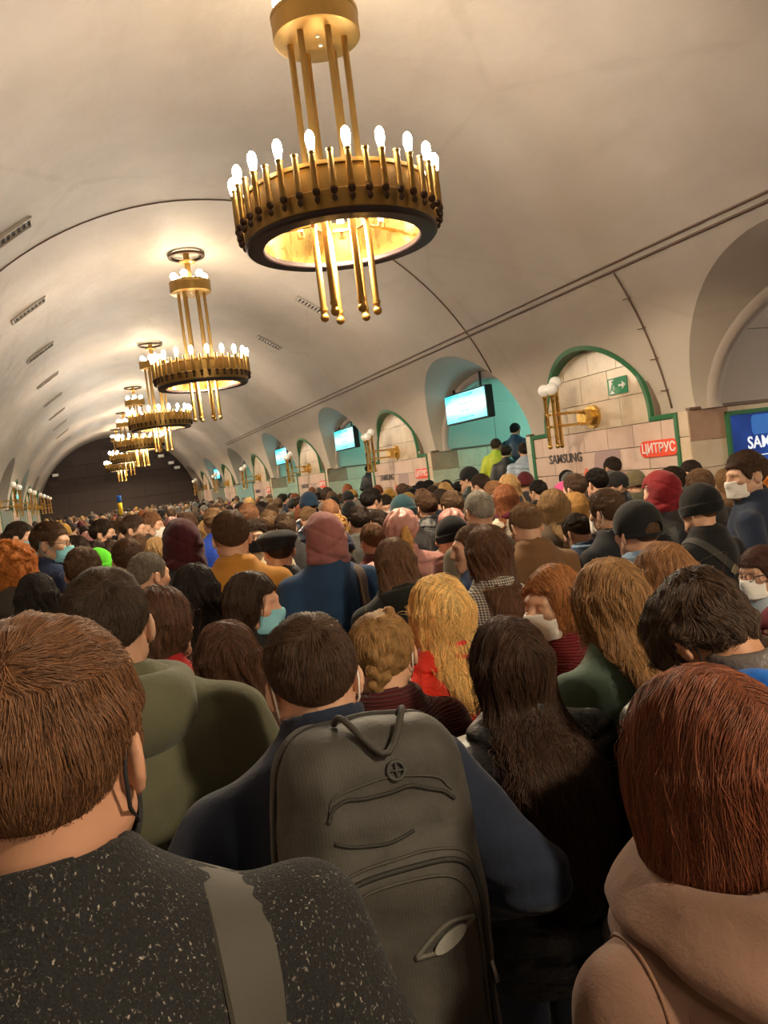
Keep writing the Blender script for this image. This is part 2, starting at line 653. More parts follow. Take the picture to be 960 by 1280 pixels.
for i, c in enumerate(PYL):
    build_pylon(c, 1, wallR, 1 <= i <= 6)
    build_pylon(c, -1, wallL, 4 <= i <= 6)
for i, c in enumerate(PASS_C):
    if c > Y1 - 1: continue
    build_passage(c, 1, wallR, 1 <= i <= 5)
    build_passage(c, -1, wallL, False)
# end stubs so the hall is closed beyond the last passage, and the platform halls behind
for sgn, nm in ((1, 'right'), (-1, 'left')):
    pw = MB().box(*sorted((LC + sgn * 10.4, LC + sgn * 10.6)), Y0, Y1, 0, 4.2)
    tag(obj('wall_platform_' + nm, pw.mesh('wall_platform', [TEAL_M])), 'pale wall of the platform hall beyond the %s passages' % nm, kind='structure')
    pc = MB().box(*sorted((LC + sgn * 7.6, LC + sgn * 10.6)), Y0, Y1, 4.2, 4.35)
    tag(obj('ceiling_platform_' + nm, pc.mesh('ceiling_platform', [TEAL_M])), 'flat pale ceiling of the platform hall on the %s' % nm, kind='structure')
    ye = PYL[-1] + WJ
    for (a, b) in ((ye, Y1), (Y0, PYL[0] - WJ)):
        st = MB().box(*sorted((LC + sgn * (lat(HS) + .0), LC + sgn * 7.6)), a, b, 0, CAM_Z + HS)
        obj('end_pier', st.mesh('end_pier', [MARBLE]), wallR if sgn > 0 else wallL)

# longitudinal twin cables, cross conduits
def vault_pt(th, y, d=0.0):
    return (LC + (RV - d) * math.sin(th), y, CAM_Z + CV + (RV - d) * math.cos(th))

thc = math.acos((1.87 - CV) / RV)
def cable(name, pts, r, label):
    o = obj(name, MB().tube(pts, r, 6).mesh(name, [CABLE], True))
    return tag(o, label, 'cable')
cable('cable', [vault_pt(thc, y, .012) for y in np.arange(0, 31.6, .5)], .013, 'lower brown cable running along the right side of the vault')
cable('cable', [vault_pt(thc - .018, y, .012) for y in np.arange(0, 31.6, .5)], .011, 'upper brown cable running along the right side of the vault')
yq = 7.05
cd2 = empty('conduit'); tag(cd2, 'thin brown conduit with clips running down beside the lit exit sign arch', 'conduit')
th_end = math.acos((HS + .06 - CV) / RV)
obj('pipe', MB().tube([vault_pt(t, yq, .012) for t in np.linspace(thc, th_end, 16)], .011, 6).mesh('pipe', [CABLE], True), cd2)
for t in np.linspace(thc + .08, th_end - .05, 4):
    obj('clip', MB().tube([vault_pt(t, yq - .03, .008), vault_pt(t, yq, .03), vault_pt(t, yq + .10, .008)], .006, 5).mesh('clip', [CABLE]), cd2)
cable('conduit', [vault_pt(t, 10.45, .008) for t in np.linspace(-1.1, math.acos((zb_of(10.45) + .04 - CV) / RV), 48)], .009, 'thin dark cable crossing the vault before the second chandelier')

# ------------------------------------------------------------------ chandeliers
N_TUBE = 40
def cyl_mesh(name, prof, n, mats, fm=None, cap=True):
    b = MB().lathe(prof, n, cap=cap)
    me = b.mesh(name, mats, True, 40)
    return me

tb = MB()
tb.cur = 0
tb.lathe([(.018, .0), (.023, .015), (.0215, .03), (.0215, .235), (.026, .24), (.026, .252), (.018, .252)], 10)
tb.cur = 1
tb.lathe([(.004, -.085), (.017, -.07), (.019, -.05), (.010, -.035), (.024, -.02), (.026, .0), (.02, .012)], 10)
TUBE_ME = tb.mesh('candle_tube', [BRASS, BRASS_DK], True, 40)
BULB_P = [(.004, 0), (.018, .004), (.022, .02), (.030, .055), (.032, .08), (.027, .11), (.014, .13), (.003, .137)]
BULB_ME = cyl_mesh('bulb', BULB_P, 12, [BULB_W])
BULBC_ME = cyl_mesh('bulb', BULB_P, 12, [BULB_C])
gb = MB().sphere((0, 0, .06), .058, 14, 8)
DRUMBULB_ME = gb.mesh('bulb', [m_emit('drum_bulb_glass', (1.0, .84, .58), BULB_E * .32)], True)
ROD_ME = None
HFL, HDR, HROD, HP = 1.745 + CAM_Z, 3.205 + CAM_Z, 1.225 + CAM_Z, 3.78 + CAM_Z
rd = MB()
rd.lathe([(.024, 0), (.024, HDR - HROD)], 10)
rd.sphere((0, 0, -.02), .034, 12, 8)
rd.lathe([(.03, .03), (.03, .055)], 10)
ROD_ME = rd.mesh('rod', [BRASS], True, 40)
# ring: outer band, bottom flange, inner reflector
b = MB()
RING_ME = b.lathe([(.655, .0), (.695, .0), (.71, .02), (.71, .14), (.690, .15), (.690, .30), (.70, .31), (.70, .335), (.66, .335), (.655, .32)], 72, cap=False).mesh('ring_band', [BRASS], True, 35)
FLANGE_ME = MB().lathe([(.59, -.028), (.70, -.028), (.715, -.01), (.715, .01), (.58, .01), (.58, -.02), (.59, -.028)], 72, cap=False).mesh('bottom_flange', [m_plain('dark_bronze_flange', (.035, .022, .025), .45, .3)], True, 35)
REFL_ME = MB().lathe([(.585, .0), (.600, .02), (.600, .33)], 72, cap=False).mesh('reflector', [BRASS_HI], True, 60)
SPK = MB()
for k in range(6):
    a = k * PI / 3
    SPK.tube([(.2 * math.cos(a), .2 * math.sin(a), .16), (.6 * math.cos(a), .6 * math.sin(a), .16)], .012, 6)
SPK.lathe([(.19, .13), (.22, .13), (.22, .19), (.19, .19), (.19, .13)], 24, cap=False)
SPOKE_ME = SPK.mesh('spider', [BRASS], True, 40)
INB_ME = cyl_mesh('bulb', BULB_P, 12, [m_emit('inner_bulb_glass', (1.0, .74, .40), BULB_E * .10)])
DRUM_ME = MB().lathe([(.05, 0), (.30, 0), (.32, .01), (.32, .15), (.325, .155), (.325, .18), (.31, .18), (.05, .17)], 40).mesh('drum', [BRASS], True, 35)
SCREW_ME = MB().lathe([(.014, -.012), (.014, 0)], 8).mesh('screw', [WHITE])
STEM_ME = MB().lathe([(.045, .18), (.045, HP - HDR - .10), (.13, HP - HDR - .09), (.14, HP - HDR - .07), (.05, HP - HDR - .06), (.045, HP - HDR + .1)], 20).mesh('stem', [BRASS], True, 40)
CRING_ME = MB().lathe([(.235, HP - HDR - .005), (.285, HP - HDR - .005), (.29, HP - HDR + .03), (.23, HP - HDR + .03)], 40, cap=False).mesh('ceiling_ring', [BRASS_DK], True, 40)
SOCK_ME = MB().lathe([(.03, 0), (.03, .035), (.022, .05)], 10).mesh('socket', [BRASS], True, 40)

UNLIT_ME = cyl_mesh('bulb', BULB_P, 12, [m_plain('unlit_bulb', (.7, .7, .68), .25)])
CH_Y = [5.56 + 7.2 * i for i in range(-2, 6)]  # first two are added out of view to light the backs of the crowd
ORD = ['far behind the viewer', 'behind the viewer', 'nearest the viewer, right overhead', 'second from the viewer', 'third from the viewer', 'fourth from the viewer', 'fifth from the viewer', 'farthest, before the dark end wall']
for ci, cy in enumerate(CH_Y):
    ch = empty('chandelier', (LC, cy, HFL), ci * .21, 'brass candle tube ring chandelier on six rods, ' + ORD[ci], 'chandelier', 'brass chandeliers along the vault')
    up = HDR - HFL
    ld = bpy.data.lights.new('ring_lamp', 'SPOT')        # added fill spot inside the ring, brightens the crowd and walls below
    ld.energy = 230 if ci > 1 else 235; ld.color = (1.0, .80, .54); ld.spot_size = math.radians(176); ld.spot_blend = .12; ld.shadow_soft_size = .20
    lo = bpy.data.objects.new('ring_lamp', ld); lo.location = (0, 0, .03); link(lo, ch)
    for nm, me in (('ring_band', RING_ME), ('bottom_flange', FLANGE_ME), ('reflector', REFL_ME), ('spider', SPOKE_ME)):
        obj(nm, me, ch)
    for nm, me in (('drum', DRUM_ME), ('stem', STEM_ME), ('ceiling_ring', CRING_ME)):
        obj(nm, me, ch, (0, 0, up))
    for k in range(6):
        a = k * PI / 3 + .2
        obj('rod', ROD_ME, ch, (.2 * math.cos(a), .2 * math.sin(a), HROD - HFL))
    for k in range(2):
        obj('screw', SCREW_ME, ch, (.05 * (k * 2 - 1), -.06 + .08 * k, up))
    for k in range(N_TUBE):
        a = 2 * PI * k / N_TUBE
        x, y = .748 * math.cos(a), .748 * math.sin(a)
        obj('candle_tube', TUBE_ME, ch, (x, y, .125))
        if k % 2 == 0:
            o = obj('bulb', UNLIT_ME if ci == 1 else BULBC_ME if (k // 2 + ci) % 5 == 2 else BULB_ME, ch, (x, y, .377))
        if k % 5 == 0 and ci < 5:
            obj('inner_bulb', INB_ME, ch, (.45 * math.cos(a), .45 * math.sin(a), .20))
            obj('inner_socket', SOCK_ME, ch, (.45 * math.cos(a), .45 * math.sin(a), .155))
    for k in range(6):
        a = 2 * PI * k / 6 + .5
        obj('socket', SOCK_ME, ch, (.24 * math.cos(a), .24 * math.sin(a), up + .17))
        obj('drum_bulb', UNLIT_ME if ci == 1 else DRUMBULB_ME, ch, (.24 * math.cos(a), .24 * math.sin(a), up + .21))

# ------------------------------------------------------------------ vents in the vault
VENT_DK = m_plain('vent_dark', (.05, .04, .035), .8)
VENT_FR = m_plain('vent_frame', (.40, .35, .29), .5)
def vent(th, y, L, W, label):
    v = empty('vent', vault_pt(th, y), 0, label, 'vent', 'ventilation grilles in the vault')
    v.rotation_euler = (0, th, 0)
    obj('backing', MB().box(-W / 2, W / 2, -L / 2, L / 2, -.012, .01).mesh('backing', [VENT_DK]), v)
    fr = MB()
    t = .035
    for (x0, x1, y0, y1) in ((-W / 2 - t, -W / 2, -L / 2 - t, L / 2 + t), (W / 2, W / 2 + t, -L / 2 - t, L / 2 + t), (-W / 2, W / 2, -L / 2 - t, -L / 2), (-W / 2, W / 2, L / 2, L / 2 + t)):
        fr.box(x0, x1, y0, y1, -.035, .01, .004)
    obj('frame', fr.mesh('frame', [VENT_FR]), v)
    n = 8
    sl = MB().box(-.012, .012, -L / 2, L / 2, -.03, -.01).mesh('slat', [VENT_FR])
    for k in range(n):
        obj('slat', sl, v, (-W / 2 + W * (k + .5) / n, 0, 0), (0, .5, 0))
names = ['nearest', 'second', 'third', 'fourth', 'fifth', 'sixth', 'seventh', 'eighth', 'ninth']
for k in range(9):
    vent(-math.asin(2.42 / RV), 9.55 + 3.42 * k, .22, .56, 'metal vent grille on the left of the vault, %s of its row' % names[k])
for k in range(3):
    vent(math.asin(2.28 / RV), 13.8 + 3.4 * k, .20, .52, 'metal vent grille on the right of the vault, %s of its row' % names[k])

# ------------------------------------------------------------------ wall lamps, signs, screens
def sconce(c, sgn, label):
    s = empty('wall_lamp', (LC + sgn * PL, c - .02, CAM_Z + .38), PI if sgn > 0 else 0, label, 'lamp', 'brass wall lamps on the pylons')
    # local +x points into the hall
    p = MB()
    p.prism([(.145 * math.cos(2 * PI * k / 24), .145 * math.sin(2 * PI * k / 24)) for k in range(24)], 'x', 0, .05)
    obj('wall_plate', p.mesh('wall_plate', [BRASS_HI], True, 30), s)
    p = MB().prism([(.10 * math.cos(2 * PI * k / 20), .10 * math.sin(2 * PI * k / 20)) for k in range(20)], 'x', .05, .19)
    obj('boss', p.mesh('boss', [BRASS_HI], True, 30), s)
    for z in (.075, -.075):
        for yy in (-.05, .05):
            p = MB().tube([(.04, yy, z), (.66, yy, z)], .015, 8)
            obj('bar', p.mesh('bar', [BRASS_HI], True, 40), s)
        p = MB().tube([(.45, 0, z), (.66, 0, z)], .05, 10)
    for (x, y, zt) in ((.64, -.085, .30), (.64, .085, .30), (.52, 0, .38)):
        p = MB()
        p.lathe([(.020, -.30), (.024, -.28), (.024, zt - .03), (.04, zt), (.03, zt + .02)], 10, (x, y, 0))
        p.sphere((x, y, -.32), .032, 10, 6)
        obj('candle_tube', p.mesh('candle_tube', [BRASS_HI], True, 40), s)
        g = MB().sphere((x, y, zt + .085), .078, 16, 10)
        obj('globe', g.mesh('globe', [GLOBE], True), s)
    for z in (.075, -.075):
        p = MB().tube([(.60, -.15, z), (.60, .15, z)], .016, 8)
        obj('cross_bar', p.mesh('cross_bar', [BRASS_HI], True, 40), s)
WHERE = {2: 'in the niche with the green exit sign', 3: 'in the second niche along', 4: 'in the third niche along', 5: 'in the fourth niche along', 6: 'in the fifth niche along', 7: 'in the farthest niche'}
for i, c in enumerate(PYL):
    if i >= 2: sconce(c, 1, 'three globe brass wall lamp, right wall, ' + WHERE[i])
    if i >= 4: sconce(c, -1, 'three globe brass wall lamp, left wall, ' + WHERE[i])

DARKTXT = m_plain('dark_lettering', (.05, .035, .04), .5)
ORANGE = m_plain('orange_red_sign', (.85, .075, .03), .4)
WHITE_T = m_plain('white_lettering', (.85, .85, .85), .5)
SIGN_GR = m_plain('exit_green', (.02, .26, .12), .4)
PIC = m_plain('poster_mauve', (.40, .27, .27), .5)
PIC2 = m_plain('poster_orange', (.80, .14, .07), .5)
for i in (2, 3, 4, 5):
    c = PYL[i]
    tx = text_mesh('SAMSUNG', .172, .002, DARKTXT, .98, .0035)
    o = on_right_wall(tx, c + .70, -.12, .008, 'wall_lettering'); tag(o, 'dark SAMSUNG lettering on pink marble, pylon %s from the viewer' % names[i - 2], 'lettering', 'advertising lettering on the pylons')
    o = on_right_wall(MB().prism(rrect(.62, .19, .085), 'z', 0, .012).mesh('sign_plate', [ORANGE]), c - 1.16, -.11, .008, 'shop_sign')
    tag(o, 'orange red rounded ЦИТРУС sign on pink marble, pylon %s from the viewer' % names[i - 2], 'sign', 'orange signs on the pylons')
    t2 = obj('lettering', text_mesh('ЦИТРУС', .150, .002, WHITE_T, .92, .0025), o)
    t2.location = (0, 0, .014)
    # printed picture on the film between the two
    o = on_right_wall(MB().prism([(-.28, -.22), (.28, -.22), (.28, .13), (-.20, .13), (-.24, .02)], 'z', 0, .003).mesh('printed_patch', [PIC]), c - .18, -.20, .007, 'advert_patch')
    tag(o, 'faded mauve printed patch on pink marble, pylon %s from the viewer' % names[i - 2], 'poster', 'printed patches on the pylons')
    o2 = obj('orange_shape', MB().prism([(-.10, -.22), (.10, -.22), (.06, -.12), (-.02, -.06)], 'z', 0, .003).mesh('orange_shape', [PIC2]), o)
    o2.location = (-.42, 0, .002)

# exit sign
c = PYL[2]
ex = on_right_wall(MB().prism(rrect(.36, .20, .008, 2), 'z', 0, .012).mesh('exit_sign', [SIGN_GR]), c - .56, .69, .006, 'exit_sign')
tag(ex, 'small green exit sign with running figure and arrow', 'sign')
ar = MB().prism([(.02, -.012), (.09, -.012), (.09, -.05), (.155, 0), (.09, .05), (.09, .012), (.02, .012)], 'z', 0, .003)
obj('arrow', ar.mesh('arrow', [WHITE_T]), ex, (0, 0, .012))
fg = MB().prism([(-.15, -.085), (-.06, -.085), (-.06, .085), (-.15, .085)], 'z', 0, .002)
obj('door_mark', fg.mesh('door_mark', [WHITE_T]), ex, (0, 0, .012))
rn = MB()
rn.prism([(.018 * math.cos(2 * PI * k / 10) - .075, .018 * math.sin(2 * PI * k / 10) + .052) for k in range(10)], 'z', 0, .003)
rn.prism([(-.10, .03), (-.06, .035), (-.075, -.03), (-.115, -.01)], 'z', 0, .003)
rn.prism([(-.06, .03), (-.02, .0), (-.026, -.01), (-.065, .012)], 'z', 0, .003)
rn.prism([(-.11, -.01), (-.08, -.03), (-.05, -.07), (-.062, -.076), (-.10, -.04)], 'z', 0, .003)
rn.prism([(-.115, -.01), (-.10, -.03), (-.13, -.075), (-.145, -.07)], 'z', 0, .003)
obj('running_figure', rn.mesh('running_figure', [SIGN_GR]), ex, (0, 0, .0145))

# strip decals: small grey letters down the white corner strip of the first pylon
DECAL = m_plain('grey_decal', (.25, .24, .22), .6)
for i in (2, 3):
    for k, s_ in enumerate('A4CB'):
        o = on_right_wall(text_mesh(s_, .09, .001, DECAL, .9), PYL[i] + (WO + WJ) / 2, -.06 - .16 * k, .009, 'strip_mark', wallR) if False else None

# blue billboard on the near passage's far jamb
yj = PYL[2] - WJ
def m_bill():
    n = NT('billboard_print')
    v = n.coords()
    f = n.noise(v, 1.6, 2)
    c = n.ramp(f, [(.3, (.004, .012, .07)), (.55, (.008, .035, .20)), (.8, (.02, .10, .42))])
    return n.set(color=c, emit=c, es=.22, rough=.25)
bb_ = empty('billboard', (LC + PL + .52, yj, CAM_Z + .18), 0, 'blue backlit SAMSUNG billboard in green frame at the right edge', 'billboard')
obj('print', MB().box(0.03, 1.9, -.03, -.01, -1.05, -.03).mesh('print', [m_bill()]), bb_)
fr = MB()
fr.box(-.02, .03, -.045, 0, -1.1, .02, .006); fr.box(1.9, 1.95, -.045, 0, -1.1, .02, .006); fr.box(.03, 1.9, -.045, 0, -.03, .02, .006); fr.box(.03, 1.9, -.045, 0, -1.1, -1.05, .006)
obj('frame', fr.mesh('frame', [GREEN]), bb_)
PHB = m_plain('print_light_blue', (.03, .16, .55), .3, emit=(.03, .14, .5), es=.15)
obj('phone_picture', MB().prism(rrect(.9, .22, .05), 'y', -.034, -.03).mesh('phone_picture', [PHB]), bb_, (.78, 0, -.16))
LT = m_plain('print_white', (.8, .85, .9), .4, emit=(.8, .88, 1), es=.2)
t_ = obj('lettering', text_mesh('SAMSUNG', .19, .002, LT, .95, .003), bb_, (.66, -.034, -.36), (PI / 2, 0, 0))
obj('rule_line', MB().box(.2, 1.7, -.034, -.03, -.505, -.495).mesh('rule_line', [LT]), bb_)

# information screens hung in the passage arches
def m_screen():
    n = NT('screen_face')
    g = n.add('ShaderNodeTexCoord').outputs['Generated']
    sp = n.add('ShaderNodeSeparateXYZ', ins={0: g})
    c = n.ramp(sp.outputs[2], [(.0, (.04, .60, .66)), (.28, (.16, .85, .90)), (.5, (.62, 1, 1)), (.72, (.18, .85, .90)), (.95, (.03, .50, .60))])
    return n.set(color=(.02, .02, .02), emit=c, es=.80, rough=.2)
SCREEN_M = m_screen()
SCR_TXT = m_plain('screen_text', (.02, .16, .20), .5, emit=(.01, .22, .30), es=.12)
TEXTS = [('УВАГА ПАСАЖИРИ', .07), ('Ст. Площа Льва Толстого', .06), ('вихід у місто', .06), ('Перехід на іншу станцію', .05)]
def screen(c, sgn, label, dy=0.36):
    s = empty('screen', (LC + sgn * (XIN - .03), c + dy, CAM_Z + .955), 0, label, 'screen', 'turquoise information screens in the passage arches')
    obj('casing', MB().box(-.07, .07, -.77, .77, -.265, .265, .012).mesh('casing', [BLACK]), s)
    for q in (-1, 1):
        obj('panel', MB().box(*sorted((q * .068, q * .075)), -.74, .74, -.24, .24).mesh('panel', [SCREEN_M]), s)
        for k, (t, sz) in enumerate(TEXTS):
            me = text_mesh(t, sz, .0008, SCR_TXT, 1.0)
            o = obj('text_line', me, s)
            zz = (.19, .06, -.06, -.18)[k]
            if q < 0: o.matrix_local = Matrix(((0, 0, -1, -.0765), (-1, 0, 0, 0), (0, 1, 0, zz), (0, 0, 0, 1)))
            else: o.matrix_local = Matrix(((0, 0, 1, .0765), (1, 0, 0, 0), (0, 1, 0, zz), (0, 0, 0, 1)))
    for yy in (-.5, .5):
        z1_ = ell_top(c + dy + yy, c, PHW - .04, HS, P_APEX_IN) - .955
        obj('bracket', MB().box(-.015, .015, yy - .015, yy + .015, .26, max(z1_ + .02, .29)).mesh('bracket', [BLACK]), s)
    bl = bpy.data.lights.new('screen_glow', 'AREA')
    bl.shape = 'RECTANGLE'; bl.size = .9; bl.size_y = .4
    bl.energy = 0
    return s
for k, i in enumerate((3, 4, 5)):
    screen(PASS_C[i], 1, 'turquoise information screen in the %s arch on the right wall' % ('nearest teal', 'second teal', 'third teal')[k])
screen(PASS_C[7], 1, 'turquoise information screen in a far arch on the right wall')
screen(PASS_C[6], -1, 'turquoise information screen in a far arch on the left wall', 0)
# lamps of the platform halls: real ceiling luminaires with their light
LUM = m_emit('tube_diffuser', (.55, 1.0, .92), 1.0)
def platform_lamp(x, y, e, col, label):
    o = empty('platform_luminaire', (x, y, 4.12), 0, label, 'luminaire', 'tube luminaires over the platforms')
    obj('housing', MB().box(-.12, .12, -.8, .8, 0, .08, .01).mesh('housing', [WHITE]), o)
    me = MB().box(-.10, .10, -.78, .78, -.03, 0, .008).mesh('diffuser', [NT('tube_diffuser').set(color=(.1, .1, .1), emit=col, es=e)])
    obj('diffuser', me, o)
for k, i in enumerate((3, 4, 5, 6)):
    platform_lamp(LC + 9.0, PASS_C[i] + .4, 100, (.30, 1.0, .88), 'tube luminaire over the right platform, behind arch %s' % names[k])
platform_lamp(LC + 9.0, PASS_C[2] - .5, 50, (1, .86, .72), 'warm tube luminaire over the right platform behind the billboard passage')
for i in (5, 6, 7):
    platform_lamp(LC - 9.0, PASS_C[i], 34, (.6, 1.0, .95), 'tube luminaire over the left platform, arch %s from the far end' % names[7 - i])

# floodlights by the far arch
def flood(x, z, label, n=1):
    f = empty('floodlight', (x, Y1 - .35, z), 0, label, 'floodlight')
    obj('housing', MB().box(-.16, .16, -.12, .12, -.08, .08, .02).mesh('housing', [WHITE]), f)
    obj('bracket', MB().box(-.02, .02, .10, .35, -.02, .02).mesh('bracket', [VENT_FR]), f)
    obj('lens', MB().box(-.13, .13, -.135, -.115, -.06, .06).mesh('lens', [GLOBE]), f)
flood(LC - 3.2, CAM_Z + 2.05, 'white floodlight on the left of the dark end wall')
flood(LC + 2.45, CAM_Z + 2.5, 'small white floodlight high on the right of the dark end wall')
flood(LC + 2.95, CAM_Z + 2.05, 'upper white floodlight of the pair on the right of the end wall')
flood(LC + 3.25, CAM_Z + 1.75, 'lower white floodlight of the pair on the right of the end wall')
# ================================================================== people: signed distance bodies
f32 = np.float32

def ln(P): return np.sqrt((P * P).sum(-1))

def ell(P, c, r, R=None):
    q = P - np.array(c, f32)
    if R is not None: q = q @ R
    r = np.array(r, f32)
    k0 = ln(q / r); k1 = ln(q / (r * r))
    return k0 * (k0 - 1) / np.maximum(k1, 1e-6)

def cap(P, a, b, ra, rb=None):
    a = np.array(a, f32); b = np.array(b, f32)
    rb = ra if rb is None else rb
    d = b - a
    h = np.clip(((P - a) @ d) / max(float(d @ d), 1e-9), 0, 1)
    return ln(P - a - h[..., None] * d) - (ra + (rb - ra) * h)

def capx(P, a, b, ra, rb=None, sq=(1, 1, 1)):
    s = np.array(sq, f32)
    return cap(P * s, np.array(a) * s, np.array(b) * s, ra, rb)

def rbox(P, c, h, r, R=None):
    q = P - np.array(c, f32)
    if R is not None: q = q @ R
    q = np.abs(q) - (np.array(h, f32) - r)
    return ln(np.maximum(q, 0)) + np.minimum(q.max(-1), 0) - r

def torus(P, c, R_, r, sx=1.0, sy=1.0):
    q = P - np.array(c, f32)
    l = np.sqrt((q[..., 0] / sx) ** 2 + (q[..., 1] / sy) ** 2) - R_
    return np.sqrt((l * min(sx, sy)) ** 2 + q[..., 2] ** 2) - r

def smin(a, b, k):
    h = np.clip(.5 + .5 * (b - a) / k, 0, 1)
    return b + (a - b) * h - k * h * (1 - h)

def smax(a, b, k): return -smin(-a, -b, k)

def U(k, *ds):
    d = ds[0]
    for e in ds[1:]: d = smin(d, e, k)
    return d

_LAT = np.random.default_rng(3).random((32, 32, 32)).astype(f32)
def vnoise(P):
    i = np.floor(P).astype(np.int32); f = (P - i).astype(f32); f = f * f * (3 - 2 * f)
    i &= 31; j = (i + 1) & 31
    x0, y0, z0 = i[..., 0], i[..., 1], i[..., 2]; x1, y1, z1 = j[..., 0], j[..., 1], j[..., 2]
    fx, fy, fz = f[..., 0], f[..., 1], f[..., 2]
    L = _LAT
    a = L[x0, y0, z0] * (1 - fx) + L[x1, y0, z0] * fx
    b = L[x0, y1, z0] * (1 - fx) + L[x1, y1, z0] * fx
    c = L[x0, y0, z1] * (1 - fx) + L[x1, y0, z1] * fx
    d = L[x0, y1, z1] * (1 - fx) + L[x1, y1, z1] * fx
    return ((a * (1 - fy) + b * fy) * (1 - fz) + (c * (1 - fy) + d * fy) * fz) * 2 - 1

def surf(f, gx, gy, gz):
    """surface nets on a rectilinear grid"""
    gx, gy, gz = [np.asarray(g, f32) for g in (gx, gy, gz)]
    nx, ny, nz = len(gx), len(gy), len(gz)
    F = np.empty((nx, ny, nz), f32)
    yy, zz = np.meshgrid(gy, gz, indexing='ij')
    st = max(1, 250000 // (ny * nz))
    for i in range(0, nx, st):
        xs = gx[i:i + st]
        P = np.empty((len(xs), ny, nz, 3), f32)
        P[..., 0] = xs[:, None, None]; P[..., 1] = yy; P[..., 2] = zz
        F[i:i + st] = f(P.reshape(-1, 3)).reshape(len(xs), ny, nz)
    F[0] = F[-1] = np.maximum(F[0], 1e-3); F[0] = np.maximum(F[0], 1e-3); F[-1] = np.maximum(F[-1], 1e-3)
    F[:, 0] = np.maximum(F[:, 0], 1e-3); F[:, -1] = np.maximum(F[:, -1], 1e-3)
    F[:, :, 0] = np.maximum(F[:, :, 0], 1e-3); F[:, :, -1] = np.maximum(F[:, :, -1], 1e-3)
    s = F < 0
    cnt = np.zeros((nx - 1, ny - 1, nz - 1), np.int8)
    offs = [(a, b, c) for a in (0, 1) for b in (0, 1) for c in (0, 1)]
    for a, b, c in offs: cnt += s[a:nx - 1 + a, b:ny - 1 + b, c:nz - 1 + c]
    act = np.argwhere((cnt > 0) & (cnt < 8))
    M = len(act)
    idx = np.full((nx - 1, ny - 1, nz - 1), -1, np.int32)
    idx[act[:, 0], act[:, 1], act[:, 2]] = np.arange(M)
    val = np.stack([F[act[:, 0] + a, act[:, 1] + b, act[:, 2] + c] for a, b, c in offs], 1)
    pos = np.stack([np.stack([gx[act[:, 0] + a], gy[act[:, 1] + b], gz[act[:, 2] + c]], 1) for a, b, c in offs], 1)
    acc = np.zeros((M, 3), f32); n = np.zeros(M, f32)
    for e in [(i, j) for i in range(8) for j in range(i + 1, 8) if sum(abs(p - q) for p, q in zip(offs[i], offs[j])) == 1]:
        v0, v1 = val[:, e[0]], val[:, e[1]]
        m = (v0 < 0) != (v1 < 0)
        t = np.where(m, v0 / np.where(m, v0 - v1, 1), 0)
        p = pos[:, e[0]] + t[:, None] * (pos[:, e[1]] - pos[:, e[0]])
        acc += np.where(m[:, None], p, 0); n += m
    V = acc / n[:, None]
    Q = []
    for ax in range(3):
        sl0 = [slice(1, -1)] * 3; sl1 = [slice(1, -1)] * 3
        sl0[ax] = slice(0, -1); sl1[ax] = slice(1, None)
        a, b = s[tuple(sl0)], s[tuple(sl1)]
        for flip, m in ((False, a & ~b), (True, ~a & b)):
            g = np.argwhere(m)
            o = np.ones(3, int); o[ax] = 0
            g = g + o
            u, w = [(1, 2), (2, 0), (0, 1)][ax]
            def cell(du, dw):
                h = g.copy(); h[:, u] += du; h[:, w] += dw
                return idx[h[:, 0], h[:, 1], h[:, 2]]
            q = np.stack([cell(-1, -1), cell(0, -1), cell(0, 0), cell(-1, 0)], 1)
            if flip: q = q[:, ::-1]
            Q.append(q)
    return V, np.concatenate(Q)

def axis_grid(a, b, step, fine=None):
    """coordinates from a to b; fine=(lo,hi,step) is denser"""
    if not fine: return np.arange(a, b + step, step)
    lo, hi, fs = fine
    return np.concatenate([np.arange(a, lo, step), np.arange(lo, hi, fs), np.arange(hi, b + step, step)])

def rotm(pitch, yaw, rollz=0.0):
    """head rotation: pitch forward (+ looks down), yaw to the left (+), tilt"""
    return np.array((Matrix.Rotation(yaw, 3, 'Z') @ Matrix.Rotation(-pitch, 3, 'X') @ Matrix.Rotation(rollz, 3, 'Y')), f32)

NECK = np.array((0, -.035, 1.515), f32)       # pivot of the head
HEADC = np.array((0, .005, 1.618), f32)       # head frame origin when straight
def head_frame(pose):
    R = rotm(*pose)
    return R, NECK + R @ (HEADC - NECK)

# ---------------------------------------------------------------- head, body
def d_skull(P):
    a = ell(P, (0, -.014, .034), (.077, .099, .092))
    b = ell(P, (0, .030, -.035), (.060, .066, .086))
    return smin(a, b, .04)

def d_head(P):
    x = P.copy(); x[..., 0] = np.abs(x[..., 0])
    d = d_skull(P)
    d = smin(d, cap(x, (.054, .0, -.052), (.014, .078, -.098), .022, .020), .03)
    d = smin(d, ell(x, (.042, .062, -.014), (.026, .024, .022)), .025)
    d = smin(d, cap(x, (0, .090, .030), (.040, .076, .026), .014, .012), .018)
    d = smax(d, -ell(x, (.032, .100, .006), (.018, .017, .013)), .014)
    d = smin(d, ell(x, (.032, .080, .005), (.0125, .0125, .0125)), .003)
    d = smin(d, cap(P, (0, .092, .016), (0, .115, -.026), .008, .012), .012)
    d = smin(d, ell(x, (.012, .104, -.030), (.009, .010, .008)), .008)
    d = smin(d, ell(P, (0, .094, -.060), (.024, .010, .0065)), .006)
    d = smin(d, ell(P, (0, .093, -.073), (.020, .010, .007)), .006)
    R = np.array(Matrix.Rotation(math.radians(26), 3, 'Z'), f32)
    ear = ell(x, (.086, -.014, -.004), (.0085, .021, .034), R)
    ear = smax(ear, -ell(x, (.098, -.006, .000), (.010, .012, .022), R), .005)
    d = smin(d, ear, .008)
    return d

